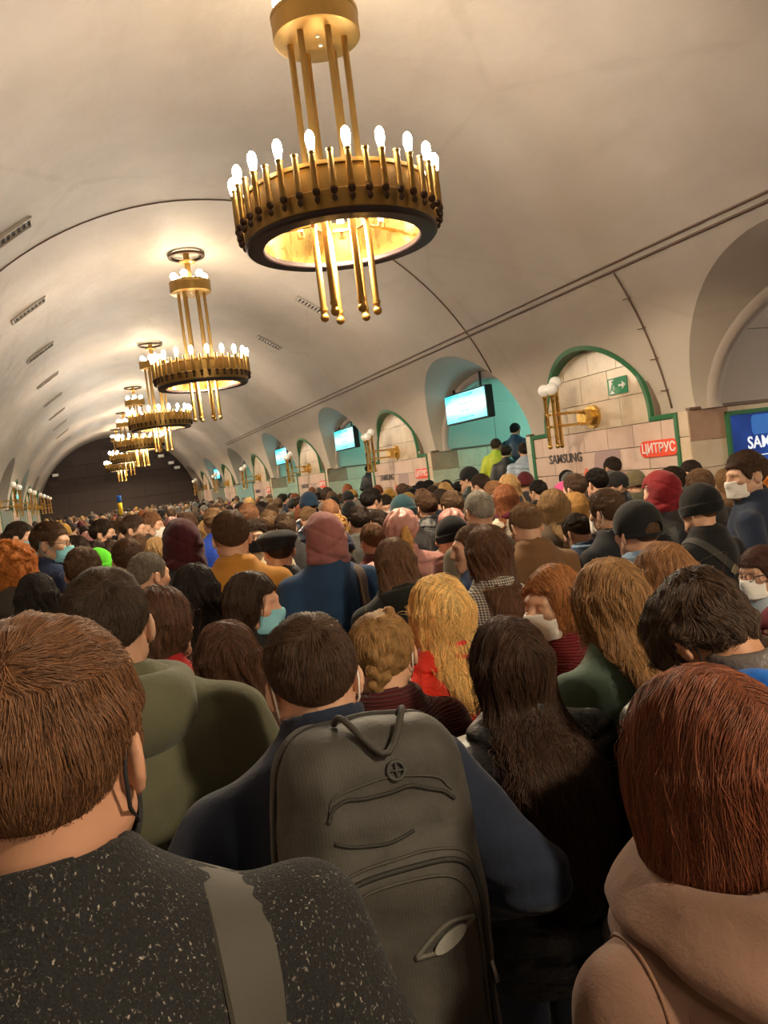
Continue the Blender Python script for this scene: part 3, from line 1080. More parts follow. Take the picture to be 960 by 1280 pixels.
def d_neck(P, hc, R):
    base = np.array((0, -.03, 1.44), f32)
    top = hc + R @ np.array((0, -.025, -.055), f32)
    return smin(capx(P, base, top, .062, .056), cap(P, (0, -.035, 1.44), (0, -.02, 1.38), .075, .10), .04)

ARM = {'akimbo': ((.188, -.02, 1.388), (.330, -.085, 1.16), (.265, .13, 1.02), (.22, .20, 1.03)),
       'pocket': ((.188, -.02, 1.388), (.258, -.065, 1.12), (.205, .12, .985), (.17, .19, 1.0))}

def hand_d(P, w, h, sx):
    """palm and five bent fingers from the wrist w towards h"""
    w = np.array(w, f32); h = np.array(h, f32)
    f = h - w; f /= np.linalg.norm(f)
    s = np.cross(f, np.array((0, 0, 1), f32)); s /= np.linalg.norm(s)
    u = np.cross(s, f)
    B = np.stack([s, f, u], 1)
    q = (P - w) @ B
    d = ell(q, (0, .045, 0), (.020, .048, .040))
    for i, (z, L) in enumerate(((.030, .068), (.011, .078), (-.009, .072), (-.028, .056))):
        k1 = np.array((0, .080, z), f32); k2 = k1 + np.array((-.016 * sx, L * .5, 0), f32); k3 = k2 + np.array((-.034 * sx, L * .32, 0), f32)
        d = smin(d, np.minimum(cap(q, k1, k2, .0095, .0085), cap(q, k2, k3, .0085, .007)), .005)
    t1 = np.array((-.004 * sx, .025, .034), f32); t2 = np.array((-.022 * sx, .058, .062), f32); t3 = np.array((-.036 * sx, .082, .060), f32)
    return smin(d, np.minimum(cap(q, t1, t2, .012, .0105), cap(q, t2, t3, .0105, .008)), .006)

def d_body(P, pose, arm='pocket'):
    R, hc = head_frame(pose)
    out = np.full(len(P), 1.0, f32)
    m = P[:, 2] > 1.36
    if m.any():
        p = P[m]
        d = d_head((p - hc) @ R)
        out[m] = smin(d, d_neck(p, hc, R), .025)
    m = P[:, 2] < 1.56
    p = P[m]
    x = p.copy(); x[:, 0] = np.abs(x[:, 0])
    a = ARM[arm]
    d = ell(p, (0, -.005, 1.27), (.165, .11, .21))
    d = smin(d, ell(p, (0, 0, 1.02), (.155, .105, .20)), .06)
    d = smin(d, cap(x, (0, -.02, 1.43), (.160, -.02, 1.385), .055, .045), .05)
    d = smin(d, ell(p, (0, 0, .92), (.165, .115, .13)), .06)
    d = smin(d, cap(x, a[0], a[1], .044, .034), .03)
    d = smin(d, cap(x, a[1], a[2], .034, .027), .012)
    d = smin(d, cap(x, (.088, 0, .90), (.092, .01, .50), .082, .056), .03)
    d = smin(d, cap(x, (.092, .01, .50), (.095, -.02, .10), .054, .036), .015)
    d = smin(d, cap(x, (.095, -.02, .07), (.105, .14, .045), .04, .032), .02)
    mh = (p[:, 2] > .9) & (p[:, 2] < 1.35)
    if mh.any(): d[mh] = np.minimum(d[mh], hand_d(x[mh], a[2], a[3], 1))
    out[m] = smin(out[m], d, .035)
    return out

SKIN = NT('skin')
_f = SKIN.noise(SKIN.coords(), 22, 4)
_c = SKIN.mix(_f, (.78, .72, .68), (1.0, .98, .96))
SKIN = SKIN.set(color=SKIN.mix(1.0, SKIN.objcol(), _c, 'MULTIPLY'), rough=.5, sss=.0, spec=.35)

POSES = {'straight': (0.05, 0, 0), 'bowed': (.42, .04, .03), 'bowed_much': (.72, -.05, .06), 'left': (.05, .75, 0), 'right': (.08, -.75, 0), 'tilt': (.22, .22, .10), 'tilt_r': (.20, -.10, -.03), 'glance': (.06, -.30, 0), 'bowed_deep': (1.02, -.05, .05), 'look_r': (.14, -.42, .0)}
BODY = {}
for nm, ps in POSES.items():
    a = 'pocket'
    gx = axis_grid(-.34, .34, .018, (-.105, .105, .0065))
    gy = axis_grid(-.19, .36, .018, (-.13, .20, .0075))
    gz = axis_grid(.0, 1.78, .020, (1.43, 1.77, .0065))
    V, Q = surf(lambda P: d_body(P, ps, a), gx, gy, gz)
    BODY[nm] = mesh_np('body', V, Q, [SKIN])
gx = axis_grid(-.42, .42, .018, (-.105, .105, .0065))
V, Q = surf(lambda P: d_body(P, POSES['tilt_r'], 'akimbo'), gx, axis_grid(-.19, .36, .018, (-.13, .20, .0075)), axis_grid(.0, 1.78, .020, (1.43, 1.77, .0065)))
BODY['akimbo'] = mesh_np('body', V, Q, [SKIN])
POSES['akimbo'] = POSES['tilt_r']

# ---------------------------------------------------------------- cloth materials (colour comes from the object)
def m_cloth(name, kind):
    n = NT(name)
    oc = n.objcol()
    v = n.coords()
    f = n.noise(v, 6, 4)
    shade = n.ramp(f, [(.3, (.75, .75, .75)), (.7, (1, 1, 1))])
    c = n.mix(1.0, oc, shade, 'MULTIPLY')
    kw = dict(rough=.9, sheen=.12, spec=.2)
    fine = n.noise(v, 260, 2)
    if kind == 'wool':
        c = n.mix(n.math('MULTIPLY', fine, .5), c, (.5, .5, .5), 'OVERLAY')
        n.bump(n.math('ADD', n.math('MULTIPLY', fine, .12), n.math('MULTIPLY', n.noise(v, 24, 3), .6)), .008, .6)
    elif kind == 'nylon':
        kw = dict(rough=.42, spec=.45)
        n.bump(n.math('ADD', n.noise(v, 16, 5, .6), n.math('MULTIPLY', n.noise(n.coords((1, 1, 2.2)), 44, 3), .4)), .010, .7)
    elif kind == 'cotton':
        n.bump(n.math('ADD', n.math('MULTIPLY', n.noise(v, 300, 2), .08), n.noise(n.coords((1, 1, .6)), 13, 4, .6)), .012, .55)
    elif kind == 'knit':
        w = n.add('ShaderNodeTexWave', bands_direction='Z', ins={'Vector': v, 'Scale': 34.0, 'Distortion': 1.2, 'Detail': 2.0, 'Detail Scale': 2.0}).outputs['Fac']
        w2 = n.noise(n.coords((1, 1, .5)), 150, 2)
        c = n.mix(n.math('MULTIPLY', w, .45), c, (.0, .0, .0))
        n.bump(n.math('ADD', w, n.math('MULTIPLY', w2, .7)), .004, .8)
    elif kind == 'speckle':
        s1 = n.noise(n.coords((1, 1, .45)), 330, 3, .55)
        s2 = n.noise(n.coords((.45, .6, 1)), 380, 3, .55)
        on = n.math('ADD', n.ramp(s1, [(.615, (0, 0, 0)), (.70, (1, 1, 1))]), n.math('MULTIPLY', n.ramp(s2, [(.66, (0, 0, 0)), (.74, (1, 1, 1))]), .7))
        on = n.math('MULTIPLY', on, n.ramp(n.noise(v, 40, 2), [(.35, (.1, .1, .1)), (.65, (.9, .9, .9))]))
        c = n.mix(on, n.mix(n.noise(v, 420, 2), c, (.010, .010, .012)), (.42, .38, .33))
        n.bump(n.math('ADD', n.math('MULTIPLY', n.noise(v, 300, 3), .6), n.noise(v, 30, 3)), .005, .8)
        kw = dict(rough=.95, sheen=.05, spec=.1)
    elif kind == 'check':
        a = n.add('ShaderNodeTexWave', bands_direction='X', ins={'Vector': v, 'Scale': 28.0}).outputs['Fac']
        b_ = n.add('ShaderNodeTexWave', bands_direction='Z', ins={'Vector': v, 'Scale': 28.0}).outputs['Fac']
        a2 = n.add('ShaderNodeTexWave', bands_direction='X', ins={'Vector': v, 'Scale': 5.0}).outputs['Fac']
        m_ = n.math('MULTIPLY', n.math('ADD', a, b_), .5)
        c = n.mix(n.ramp(m_, [(.4, (0, 0, 0)), (.6, (1, 1, 1))]), n.mix(a2, (.03, .03, .03), (.12, .11, .10)), (.42, .39, .35))
    n.set(color=c, **kw)
    return n.m

CLOTH = {k: m_cloth(k + '_cloth', k) for k in ('wool', 'nylon', 'cotton', 'knit', 'speckle', 'check')}

# ---------------------------------------------------------------- coats
def folds(P, amp=.006, seed=0.0):
    a = vnoise(P * np.array((7, 7, 4), f32) + seed)
    b = vnoise(P * np.array((15, 15, 9), f32) + seed + 9)
    return amp * a + amp * .5 * b

def d_coat(P, w=1.0, puff=0.0, arm='pocket', hem=.82, collar='stand', skirt=0.0, elbow_out=0.0, fold=.006, seed=0.0, arms=True, sl=0.0, quilt=.085, ch=0.0):
    x = P.copy(); x[:, 0] = np.abs(x[:, 0]) / w
    p = P.copy(); p[:, 0] /= w
    a = [np.array(q, f32) for q in ARM[arm]]
    a[1] = a[1] + np.array((elbow_out, -.01, 0), f32)
    d = ell(p, (0, -.015, 1.24), (.200 + puff, .150 + puff, .27))
    d = smin(d, ell(p, (0, 0, .98), (.195 + puff + skirt, .150 + puff + skirt, .30)), .08)
    d = smin(d, cap(x, (0, -.035, 1.450), (.175, -.02, 1.388 - sl), .072, .062 + puff * .5), .06)
    d = smin(d, cap(p, (0, -.075, 1.36), (0, -.06, 1.20), .095 + puff, .10 + puff), .08)
    d = smin(d, cap(p, (0, -.03, 1.50), (0, -.03, 1.40), .075, .10), .06)
    q = x
    s_ = cap(q, a[0] + np.array((0, 0, -sl), f32), a[1], .070 + puff * .7, .066 + puff * .7)
    f_ = cap(q, a[1], a[2], .066 + puff * .7, .052 + puff * .5)
    wr = .004 * np.sin(q[:, 2] * 95 + 14 * q[:, 1]) * np.clip(1 - np.abs(q[:, 2] - a[1][2] + .02) / .16, 0, 1)
    sl_ = smin(s_, f_, .02) + wr
    d = smin(d, sl_, .022)
    if fold: d = d + folds(P, fold, seed)
    if puff > .015:
        ph = (P[:, 2] + .02 * np.sin(P[:, 0] * 9) + .012 * vnoise(P * 7)) / quilt
        ins = np.abs(np.sin(PI * ph))
        d = d + .016 * np.exp(-(ins / .30) ** 2) - .004 + .004 * vnoise(P * np.array((30, 30, 14), f32) + seed)
    d = smax(d, hem - P[:, 2] - .01 * vnoise(P * 6), .012)
    hole_r = .062
    if collar == 'stand':
        ax0, ax1 = np.array((0, -.035, 1.42), f32), np.array((0, -.026, 1.565), f32)
        c_ = cap(P, (0, -.035, 1.44), (0, -.028, 1.538 + ch), .083, .080)
        c_ = smax(c_, P[:, 2] - (1.565 + ch - .35 * (P[:, 1] + .10)), .008)
        d = smin(d, c_, .018)
    elif collar == 'fold':
        c_ = torus(P, (0, -.032, 1.512), .083, .016, 1, 1.0)
        c_ = smin(c_, torus(P, (0, -.032, 1.485), .092, .014), .02)
        d = smin(d, c_, .012)
    if collar != 'plain':
        d = smax(d, -cap(P, (0, -.028, 1.485), (0, -.018, 1.70), hole_r, .075), .008)
    else:
        d = smax(d, -cap(P, (0, -.03, 1.50), (0, -.02, 1.70), .060, .075), .008)
    return d

def coat_grid(step, zlo=.78, wx=.40, wy=.30):
    return np.arange(-wx, wx + step, step), np.arange(-wy, wy + step, step), np.arange(zlo, 1.62, step)

COATS = {}
def make_coat(nm, step=.0115, **kw):
    V, Q = surf(lambda P: d_coat(P, **kw), *coat_grid(step, kw.get('hem', .82) - .04))
    return mesh_np('coat', V, Q, [])
def coat_variant(nm, base, cloth):
    me = base.copy(); me.materials.clear(); me.materials.append(CLOTH[cloth]); me.name = 'coat'
    COATS[nm] = me
_b = make_coat('man', w=1.06, collar='fold', seed=2.0, sl=.01)
coat_variant('wool', _b, 'wool'); coat_variant('cotton', _b, 'cotton'); coat_variant('check', _b, 'check')
_b = make_coat('stand', w=1.08, collar='stand', puff=.008, seed=5.0)
_b2 = _b
coat_variant('jacket', _b, 'nylon'); coat_variant('denim', _b, 'cotton')
_b = make_coat('puffer', step=.011, w=1.03, puff=.026, seed=8.0, arm='pocket')
coat_variant('puffer', _b, 'nylon')
_b = make_coat('woman', w=.92, collar='fold', seed=11.0, hem=.7)
coat_variant('woman', _b, 'wool'); coat_variant('knit', _b, 'knit'); coat_variant('woman_check', _b, 'check')

def d_hood_down(P):
    h = ell(P, (0, -.115, 1.455), (.125, .075, .075))
    h = smin(h, torus(P, (0, -.045, 1.485), .105, .026, 1.0, 1.0), .04)
    h = smax(h, -ell(P, (0, -.075, 1.53), (.075, .055, .075)), .02)
    h = smax(h, -cap(P, (0, -.02, 1.46), (0, -.015, 1.66), .066), .01)
    return h + folds(P, .006, 3)
V, Q = surf(d_hood_down, np.arange(-.2, .2, .01), np.arange(-.24, .12, .01), np.arange(1.34, 1.60, .01))
_hd = mesh_np('hood', V, Q, [])
HOOD = {}
for k in ('cotton', 'nylon', 'wool'):
    me = _hd.copy(); me.name = 'hood'; me.materials.append(CLOTH[k]); HOOD[k] = me

# hood drawn over the head (head frame)
def d_hood_up(P):
    o = ell(P, (0, -.012, .030), (.108, .130, .122))
    o = smin(o, ell(P, (0, -.03, -.085), (.112, .115, .09)), .07)
    o = smin(o, ell(P, (0, -.085, .02), (.070, .075, .085)), .05)
    o = o + .011 * vnoise(P * np.array((11, 11, 6), f32)) + .005 * vnoise(P * np.array((15, 22, 34), f32)) + .006 * np.sin(P[:, 2] * 60 + 40 * np.abs(P[:, 0])) * np.clip((-.02 - P[:, 2]) / .08, 0, 1) + .003 * np.exp(-(P[:, 0] / .006) ** 2) * (P[:, 2] > -.1)
    for cz, cy_, am in ((-.035, .5, .010), (-.085, -.35, .009), (.02, -.6, .006), (-.12, .2, .008)):
        o = o + am * np.exp(-((P[:, 2] - cz - cy_ * P[:, 0] - 2.5 * P[:, 0] ** 2) / .010) ** 2) * np.clip((-.02 - P[:, 1]) / .06, 0, 1)
    inn = ell(P, (0, .02, .02), (.092, .120, .106))
    inn = np.minimum(inn, cap(P, (0, .16, .02), (0, .16, -.15), .085))
    return smax(o, -inn, .01)
V, Q = surf(d_hood_up, np.arange(-.15, .15, .0085), np.arange(-.20, .16, .0085), np.arange(-.2, .18, .0085))
_hu = mesh_np('hood', V, Q, [])
for k in ('cotton', 'wool'):
    me = _hu.copy(); me.name = 'hood'; me.materials.append(CLOTH[k]); HOOD['up_' + k] = me

def d_trousers(P):
    x = P.copy(); x[:, 0] = np.abs(x[:, 0])
    d = ell(P, (0, 0, .95), (.185, .135, .16))
    d = smin(d, cap(x, (.092, 0, .90), (.096, .01, .50), .095, .075), .03)
    d = smin(d, cap(x, (.096, .01, .50), (.098, -.01, .12), .074, .066), .02)
    d = d + folds(P, .006, 20)
    return smax(smax(d, .08 - P[:, 2], .01), P[:, 2] - 1.0, .01)
V, Q = surf(d_trousers, np.arange(-.24, .24, .022), np.arange(-.18, .2, .022), np.arange(.04, 1.04, .022))
TROU = mesh_np('trousers', V, Q, [CLOTH['cotton']])
def d_shoe(P):
    d = cap(P, (0, -.03, .06), (.01, .14, .05), .052, .046)
    d = smin(d, cap(P, (0, -.03, .07), (0, -.03, .13), .05, .045), .03)
    return smax(smax(d, .002 - P[:, 2], .006), P[:, 2] - .15, .006)
V, Q = surf(d_shoe, np.arange(-.08, .09, .012), np.arange(-.11, .22, .012), np.arange(-.02, .18, .012))
SHOE = mesh_np('shoe', V, Q, [m_plain('shoe_leather', (.02, .017, .015), .5)])

# ---------------------------------------------------------------- hair (head frame)
def m_hair(strand):
    n = NT('hair_strands' if strand else 'hair_base')
    oc = n.objcol()
    if strand:
        rnd = n.add('ShaderNodeHairInfo').outputs['Random']
        c = n.mix(1.0, oc, n.ramp(rnd, [(0, (.45, .45, .45)), (.6, (1, 1, 1)), (1, (1.5, 1.45, 1.35))]), 'MULTIPLY')
        n.set(color=c, rough=.5, spec=.30)
    else:
        f = n.noise(n.coords((90, 90, 5)), 1.0, 4, .6)
        c = n.mix(1.0, oc, n.ramp(f, [(.3, (.40, .40, .40)), (.7, (1.0, 1.0, 1.0))]), 'MULTIPLY')
        at = n.add('ShaderNodeAttribute', attribute_name='fade').outputs['Fac']
        c = n.mix(n.math('MULTIPLY', at, .6), c, (.26, .145, .09))
        n.bump(f, .004, .8)
        n.set(color=c, rough=.65, spec=.12)
    return n.m
HAIR_B, HAIR_S = m_hair(False), m_hair(True)

def hairline(P, lift=0.0):
    """positive inside the hair region of a short cut"""
    y = P[:, 1]
    bk = np.clip((-.02 - y) / .03, 0, 1) * (lift + np.where(lift > 0, .45, .0) * np.clip(np.abs(P[:, 0]) - .022, 0, 1))
    z = np.interp(y, [-.12, -.075, -.050, -.030, .008, .022, .040, .060, .080, .105], [-.066, -.060, -.050, .012, .026, -.012, .000, .050, .064, .062])
    return P[:, 2] - z - bk

def d_short(P, th=(.004, .016), seed=0.0, rough=.005, lift=0.0):
    s = d_skull(P)
    t = np.interp(P[:, 2], [-.07, -.02, .05, .13], [th[0], th[0] + .004, (th[0] + th[1]) * .55, th[1]])
    d = s - t - rough * (vnoise(P * np.array((60, 45, 45), f32) + seed) * np.clip(P[:, 2] / .08 + .4, .1, 1)) - rough * .5 * vnoise(P * 24 + seed)
    return smax(d, -hairline(P, lift), .006)

def d_messy(P):
    s = d_skull(P) - .022 - .010 * vnoise(P * np.array((24, 24, 24), f32) + 4) - .006 * vnoise(P * 50)
    s = smax(s, -(hairline(P) + .012), .008)
    return s

def d_long(P, length=.33, wide=.0, seed=0.0, vol=.016, tip=.02, drop=.07, thin=.036):
    d = d_skull(P) - vol
    z0 = -.02
    zz = np.clip((z0 - P[:, 2]) / length, 0, 1)
    hw = .098 + wide * zz + .015 * np.sin(zz * PI)
    u = np.clip((-.07 - P[:, 2]) / .17, 0, 1); u = u * u * (3 - 2 * u)
    yc = -.045 - drop * u - .05 * np.clip(-.24 - P[:, 2], 0, 1)
    ry = .068 - (.068 - thin) * u
    q = np.stack([P[:, 0] / hw, (P[:, 1] - yc) / ry, np.zeros(len(P), f32)], 1)
    cur = (ln(q) - 1) * np.minimum(hw, ry)
    cur = np.maximum(cur, P[:, 2] - .03)
    tipn = tip * vnoise(np.stack([P[:, 0] * 26, P[:, 1] * 10, np.zeros(len(P), f32)], 1) + seed)
    cur = smax(cur, -length + z0 - P[:, 2] + tipn, .015)
    d = smin(d, cur, .035)
    st = np.stack([P[:, 0] * 55 + 3 * np.sin(P[:, 2] * 9 + seed), P[:, 1] * 40, P[:, 2] * 4.5], 1).astype(f32)
    d = d - .0045 * vnoise(st + seed) - .003 * vnoise(st * np.array((2.2, 2.2, 1.5), f32))
    # face opening
    face = np.maximum(np.maximum(np.abs(P[:, 0]) - .068, .030 - P[:, 1]), P[:, 2] - .060)
    d = smax(d, -face, .02)
    d = smax(d, -(P[:, 2] - np.interp(P[:, 1], [.02, .04, .08, .1], [-2, -2, .045, .06])), .012)
    nk = cap(P, (0, .03, -.06), (0, .05, -.3), .055)
    return smax(d, -nk, .01)

def d_bob(P):
    d = d_skull(P) - .020
    hw = np.interp(P[:, 2], [-.125, -.09, -.03, .05], [.106, .116, .112, .09])
    q = np.stack([P[:, 0] / hw, (P[:, 1] + .02) / np.interp(P[:, 2], [-.145, -.08, .0], [.085, .100, .10]), np.zeros(len(P), f32)], 1)
    cur = np.maximum((ln(q) - 1) * .09, P[:, 2] - .02)
    cur = smax(cur, -.112 - P[:, 2] + .008 * vnoise(P * np.array((30, 30, 1), f32)), .022)
    d = smin(d, cur, .04)
    st = np.stack([P[:, 0] * 60, P[:, 1] * 50, P[:, 2] * 6], 1).astype(f32)
    d = d - .002 * vnoise(st) - .001 * vnoise(st * 2)
    face = np.maximum(np.maximum(np.abs(P[:, 0]) - .066, .030 - P[:, 1]), P[:, 2] - .060)
    d = smax(d, -face, .02)
    return smax(d, -cap(P, (0, .02, -.09), (0, .02, -.3), .056), .012)

BR = [np.array(v, f32) for v in ((.045, -.035, .118), (.030, -.085, .098), (.014, -.112, .058), (.002, -.118, .012), (-.006, -.112, -.032), (-.008, -.098, -.072))]
def d_braid(P):
    d = d_skull(P) - .013
    st = np.stack([P[:, 0] * 40 + P[:, 2] * 25, P[:, 1] * 30, P[:, 2] * 22], 1).astype(f32)
    d = d - .004 * vnoise(st)
    d = smax(d, -(hairline(P) + .008), .008)
    pts = np.array(BR)
    n = 11
    t = np.linspace(0, len(pts) - 1, n)
    for k in range(n):
        i = min(int(t[k]), len(pts) - 2); f = t[k] - i
        c = pts[i] * (1 - f) + pts[i + 1] * f
        sd = .017 if k % 2 else -.017
        ax = (pts[i + 1] - pts[i]); ax /= np.linalg.norm(ax)
        s = np.cross(ax, (0, 1, 0)); s = s / max(np.linalg.norm(s), .1)
        a = c + s * sd - ax * .006; b_ = c - s * sd * .35 + ax * .022
        d = smin(d, cap(P, a, b_, .0165, .012), .005)
    return d

def d_tail(P):
    d = d_skull(P) - .012 - .003 * vnoise(np.stack([P[:, 0] * 40, P[:, 1] * 20, P[:, 2] * 40], 1).astype(f32))
    d = smax(d, -(hairline(P) + .01), .008)
    d = smin(d, ell(P, (0, -.120, .045), (.03, .028, .03)), .01)
    st = np.stack([P[:, 0] * 60, P[:, 1] * 60, P[:, 2] * 6], 1).astype(f32)
    tl = np.minimum(cap(P, (0, -.13, .045), (0, -.155, -.05), .024, .034), cap(P, (0, -.155, -.05), (.0, -.145, -.26), .034, .012)) - .004 * vnoise(st)
    return smin(d, tl, .008)

def d_curly(P):
    d = d_skull(P) - .040
    d = smin(d, ell(P, (0, -.04, -.07), (.115, .085, .10)), .05)
    d = d - .014 * vnoise(P * 34) - .009 * vnoise(P * 70 + 5)
    face = np.maximum(np.maximum(np.abs(P[:, 0]) - .068, .025 - P[:, 1]), P[:, 2] - .060)
    d = smax(d, -face, .02)
    return smax(d, -cap(P, (0, .02, -.1), (0, .02, -.3), .056), .012)

def hair_mesh(f, step, zlo, wx=.15, ylo=-.22, fade=False):
    V, Q = surf(f, np.arange(-wx, wx, step), np.arange(ylo, .15, step), np.arange(zlo, .18, step))
    me = mesh_np('hair', V, Q, [HAIR_B])
    at = me.attributes.new('fade', 'FLOAT', 'POINT')
    fd = np.clip(1 - (hairline(V) - .004) / .045, 0, 1) * (V[:, 2] < .03) * .85 if fade else np.zeros(len(V))
    at.data.foreach_set('value', fd.astype(f32))
    return me, V

def strands(f, V, n, length, steps, mode, rad, lift=0.0, seed=0, jitter=.35):
    """hair curves that follow the surface of f, combed as mode says"""
    g = np.random.default_rng(seed)
    e = .0025
    def grad(P):
        G = np.stack([f(P + np.array(v, f32)) - f(P - np.array(v, f32)) for v in ((e, 0, 0), (0, e, 0), (0, 0, e))], 1)
        return G / np.maximum(np.linalg.norm(G, axis=1, keepdims=True), 1e-6)
    P = V[g.integers(0, len(V), n)] + g.normal(0, .002, (n, 3)).astype(f32)
    P = P.astype(f32)
    depth = g.uniform(-.003, .002, n).astype(f32)
    L = (length * g.uniform(.6, 1.15, n)).astype(f32)
    if mode == 'short': L *= np.clip((hairline(P) - .018) / .08, .12, 1)
    jit = g.normal(0, jitter, (n, 3)).astype(f32)
    pts = []
    Nr = grad(P)
    whorl = np.array((.012, -.075, .115), f32)
    for s in range(steps):
        Nr = grad(P) if s % 2 == 0 else Nr
        dd = f(P)
        P = P - Nr * (dd - depth - lift * L * (s / steps) ** 1.3)[:, None]
        pts.append(P.copy())
        q = P - whorl
        if mode == 'short':        # away from the whorl, forward on top, down at the back and sides
            D = q / np.maximum(np.linalg.norm(q, axis=1, keepdims=True), 1e-4)
            D = D + np.where(P[:, 2:3] > .09, np.array((.25, 1.1, 0), f32), np.array((0, 0, -1.0), f32))
        elif mode == 'messy':
            D = q / np.maximum(np.linalg.norm(q, axis=1, keepdims=True), 1e-4) + 1.0 * np.stack([vnoise(P * 22), vnoise(P * 22 + 7), vnoise(P * 22 + 15)], 1) + np.array((0, .2, -.35), f32)
        else:                      # down from the parting
            side = np.sign(P[:, 0:1]) * np.clip((P[:, 2:3] - .03) / .08, 0, 1)
            D = np.concatenate([side * 1.4, -.25 * np.clip((P[:, 2:3] - .05) / .08, 0, 1), -np.ones_like(side)], 1)
            D = D + .12 * np.stack([vnoise(P * 14), vnoise(P * 14 + 7), 0 * P[:, 0]], 1)
        D = D + jit * .35
        D = D - Nr * (D * Nr).sum(1, keepdims=True)
        D /= np.maximum(np.linalg.norm(D, axis=1, keepdims=True), 1e-4)
        P = P + D * (L / (steps - 1))[:, None]
    A = np.stack(pts, 1)
    hc = bpy.data.hair_curves.new('hair_strands')
    hc.add_curves([steps] * n)
    hc.position_data.foreach_set('vector', A.reshape(-1).astype(f32))
    at = hc.attributes.get('radius') or hc.attributes.new('radius', 'FLOAT', 'POINT')
    rr = np.tile(rad * np.linspace(1, .35, steps), n).astype(f32)
    at.data.foreach_set('value', rr)
    hc.materials.append(HAIR_S)
    return hc

HAIR = {}
def add_hair(nm, f, step, zlo, n, length, steps, mode, rad=.0007, lift=0.0, wx=.15, ylo=-.22, jitter=.35, fade=False):
    me, V = hair_mesh(f, step, zlo, wx, ylo, fade)
    W = V
    if fade: 
        k = np.clip((hairline(V) - .0) / .05, .12, 1) + (V[:, 2] > .04)
        W = V[np.random.default_rng(1).random(len(V)) < k]
    HAIR[nm] = (me, strands(f, W, n, length, steps, mode, rad, lift, hash(nm) % 97 if False else len(nm), jitter))
add_hair('crop', lambda P: d_short(P, (.003, .014), 0, lift=.022), .005, -.10, 18000, .028, 5, 'short', .00042, .22, fade=True)
add_hair('full', lambda P: d_short(P, (.004, .021), 6, .006, lift=.006), .005, -.10, 20000, .042, 6, 'short', .00045, .10, jitter=.55)
add_hair('buzz', lambda P: d_short(P, (.002, .006), 3, .002, lift=.020), .005, -.10, 7000, .010, 3, 'short', .0006, .3, fade=True)
add_hair('messy', d_messy, .0055, -.10, 9000, .055, 7, 'messy', .0008, .10)
add_hair('bob', d_bob, .0055, -.19, 18000, .11, 9, 'long', .0005, .0, jitter=.5)
add_hair('long', lambda P: d_long(P, .36, -.07, drop=.13), .0065, -.44, 10000, .17, 10, 'long', .0008, .0, ylo=-.27)
add_hair('very_long', lambda P: d_long(P, .52, .012, 2, .020, .03, drop=.165), .007, -.62, 12000, .20, 11, 'long', .0008, .0, wx=.17, ylo=-.32)
add_hair('loose', lambda P: d_long(P, .25, -.045, 4, .022, .03, drop=.150), .0065, -.40, 14000, .16, 10, 'long', .0007, .01, wx=.2, ylo=-.28, jitter=.6)
add_hair('mid', lambda P: d_long(P, .19, .0, 7, .014), .0065, -.28, 9000, .12, 9, 'long', .0008, .0)
add_hair('braid', d_braid, .0045, -.12, 7000, .030, 5, 'short', .0006, .0, jitter=.5)
add_hair('tail', d_tail, .006, -.32, 6000, .06, 6, 'long', .0007, .0)
add_hair('curly', d_curly, .007, -.2, 8000, .05, 8, 'messy', .0009, .06, jitter=.9)

# ---------------------------------------------------------------- headwear, masks, glasses (head frame)
HATM = {k: CLOTH[k] for k in CLOTH}
def hat_mesh(f, step, mat_, z=(-.10, .21), w=.16, yl=-.18, yh=.22):
    V, Q = surf(f, np.arange(-w, w, step), np.arange(yl, yh, step), np.arange(z[0], z[1], step))
    return mesh_np('hat', V, Q, [mat_])
def d_beanie(P):
    o = ell(P, (0, -.014, .040), (.100, .123, .120)) + .004 * vnoise(P * np.array((14, 14, 6), f32)) + .0007 * np.sin(np.arctan2(P[:, 0], P[:, 1]) * 40)
    br = np.maximum(np.abs(ell(P, (0, -.014, .03), (.097, .118, .12)) ) - .004, np.abs(P[:, 2] - .012) - .030)
    o = smax(o, -.020 - P[:, 2] - .10 * (P[:, 1]) , .008)
    o = smin(o, np.maximum(ell(P, (0, -.014, .03), (.107, .130, .138)), np.abs(P[:, 2] + .1 * P[:, 1] - .010) - .028), .006)
    return smax(o, -(d_skull(P) - .008), .004)
def d_cap(P):
    o = ell(P, (0, -.012, .038), (.098, .119, .112))
    o = smax(o, .004 - P[:, 2] + .10 * np.minimum(P[:, 1], 0), .006)
    brim = np.maximum(ell(P, (0, .10, .035), (.080, .095, .05)), np.abs(P[:, 2] - .030 + 1.6 * P[:, 0] ** 2 + .12 * (P[:, 1] - .1)) - .003)
    o = smin(o, brim, .004)
    o = smax(o, -cap(P, (0, -.16, .006), (0, -.06, .006), .046, .040), .004)
    strap = np.maximum(np.abs(ell(P, (0, -.012, .030), (.097, .118, .120))) - .0035, np.abs(P[:, 2] + .006) - .010)
    o = np.minimum(o, np.maximum(strap, P[:, 1] + .03))
    o = smin(o, ell(P, (0, -.012, .145), (.009, .009, .006)), .003)
    sk = d_skull(P) - .010
    return smax(o, -sk, .003)
def d_flat(P):
    o = ell(P, (0, -.005, .082), (.122, .150, .052)) + .005 * vnoise(P * 13)
    o = smin(o, np.maximum(ell(P, (0, -.012, .03), (.097, .117, .12)), np.abs(P[:, 2] - .045) - .028), .02)
    return smax(o, -(d_skull(P) - .010), .004)
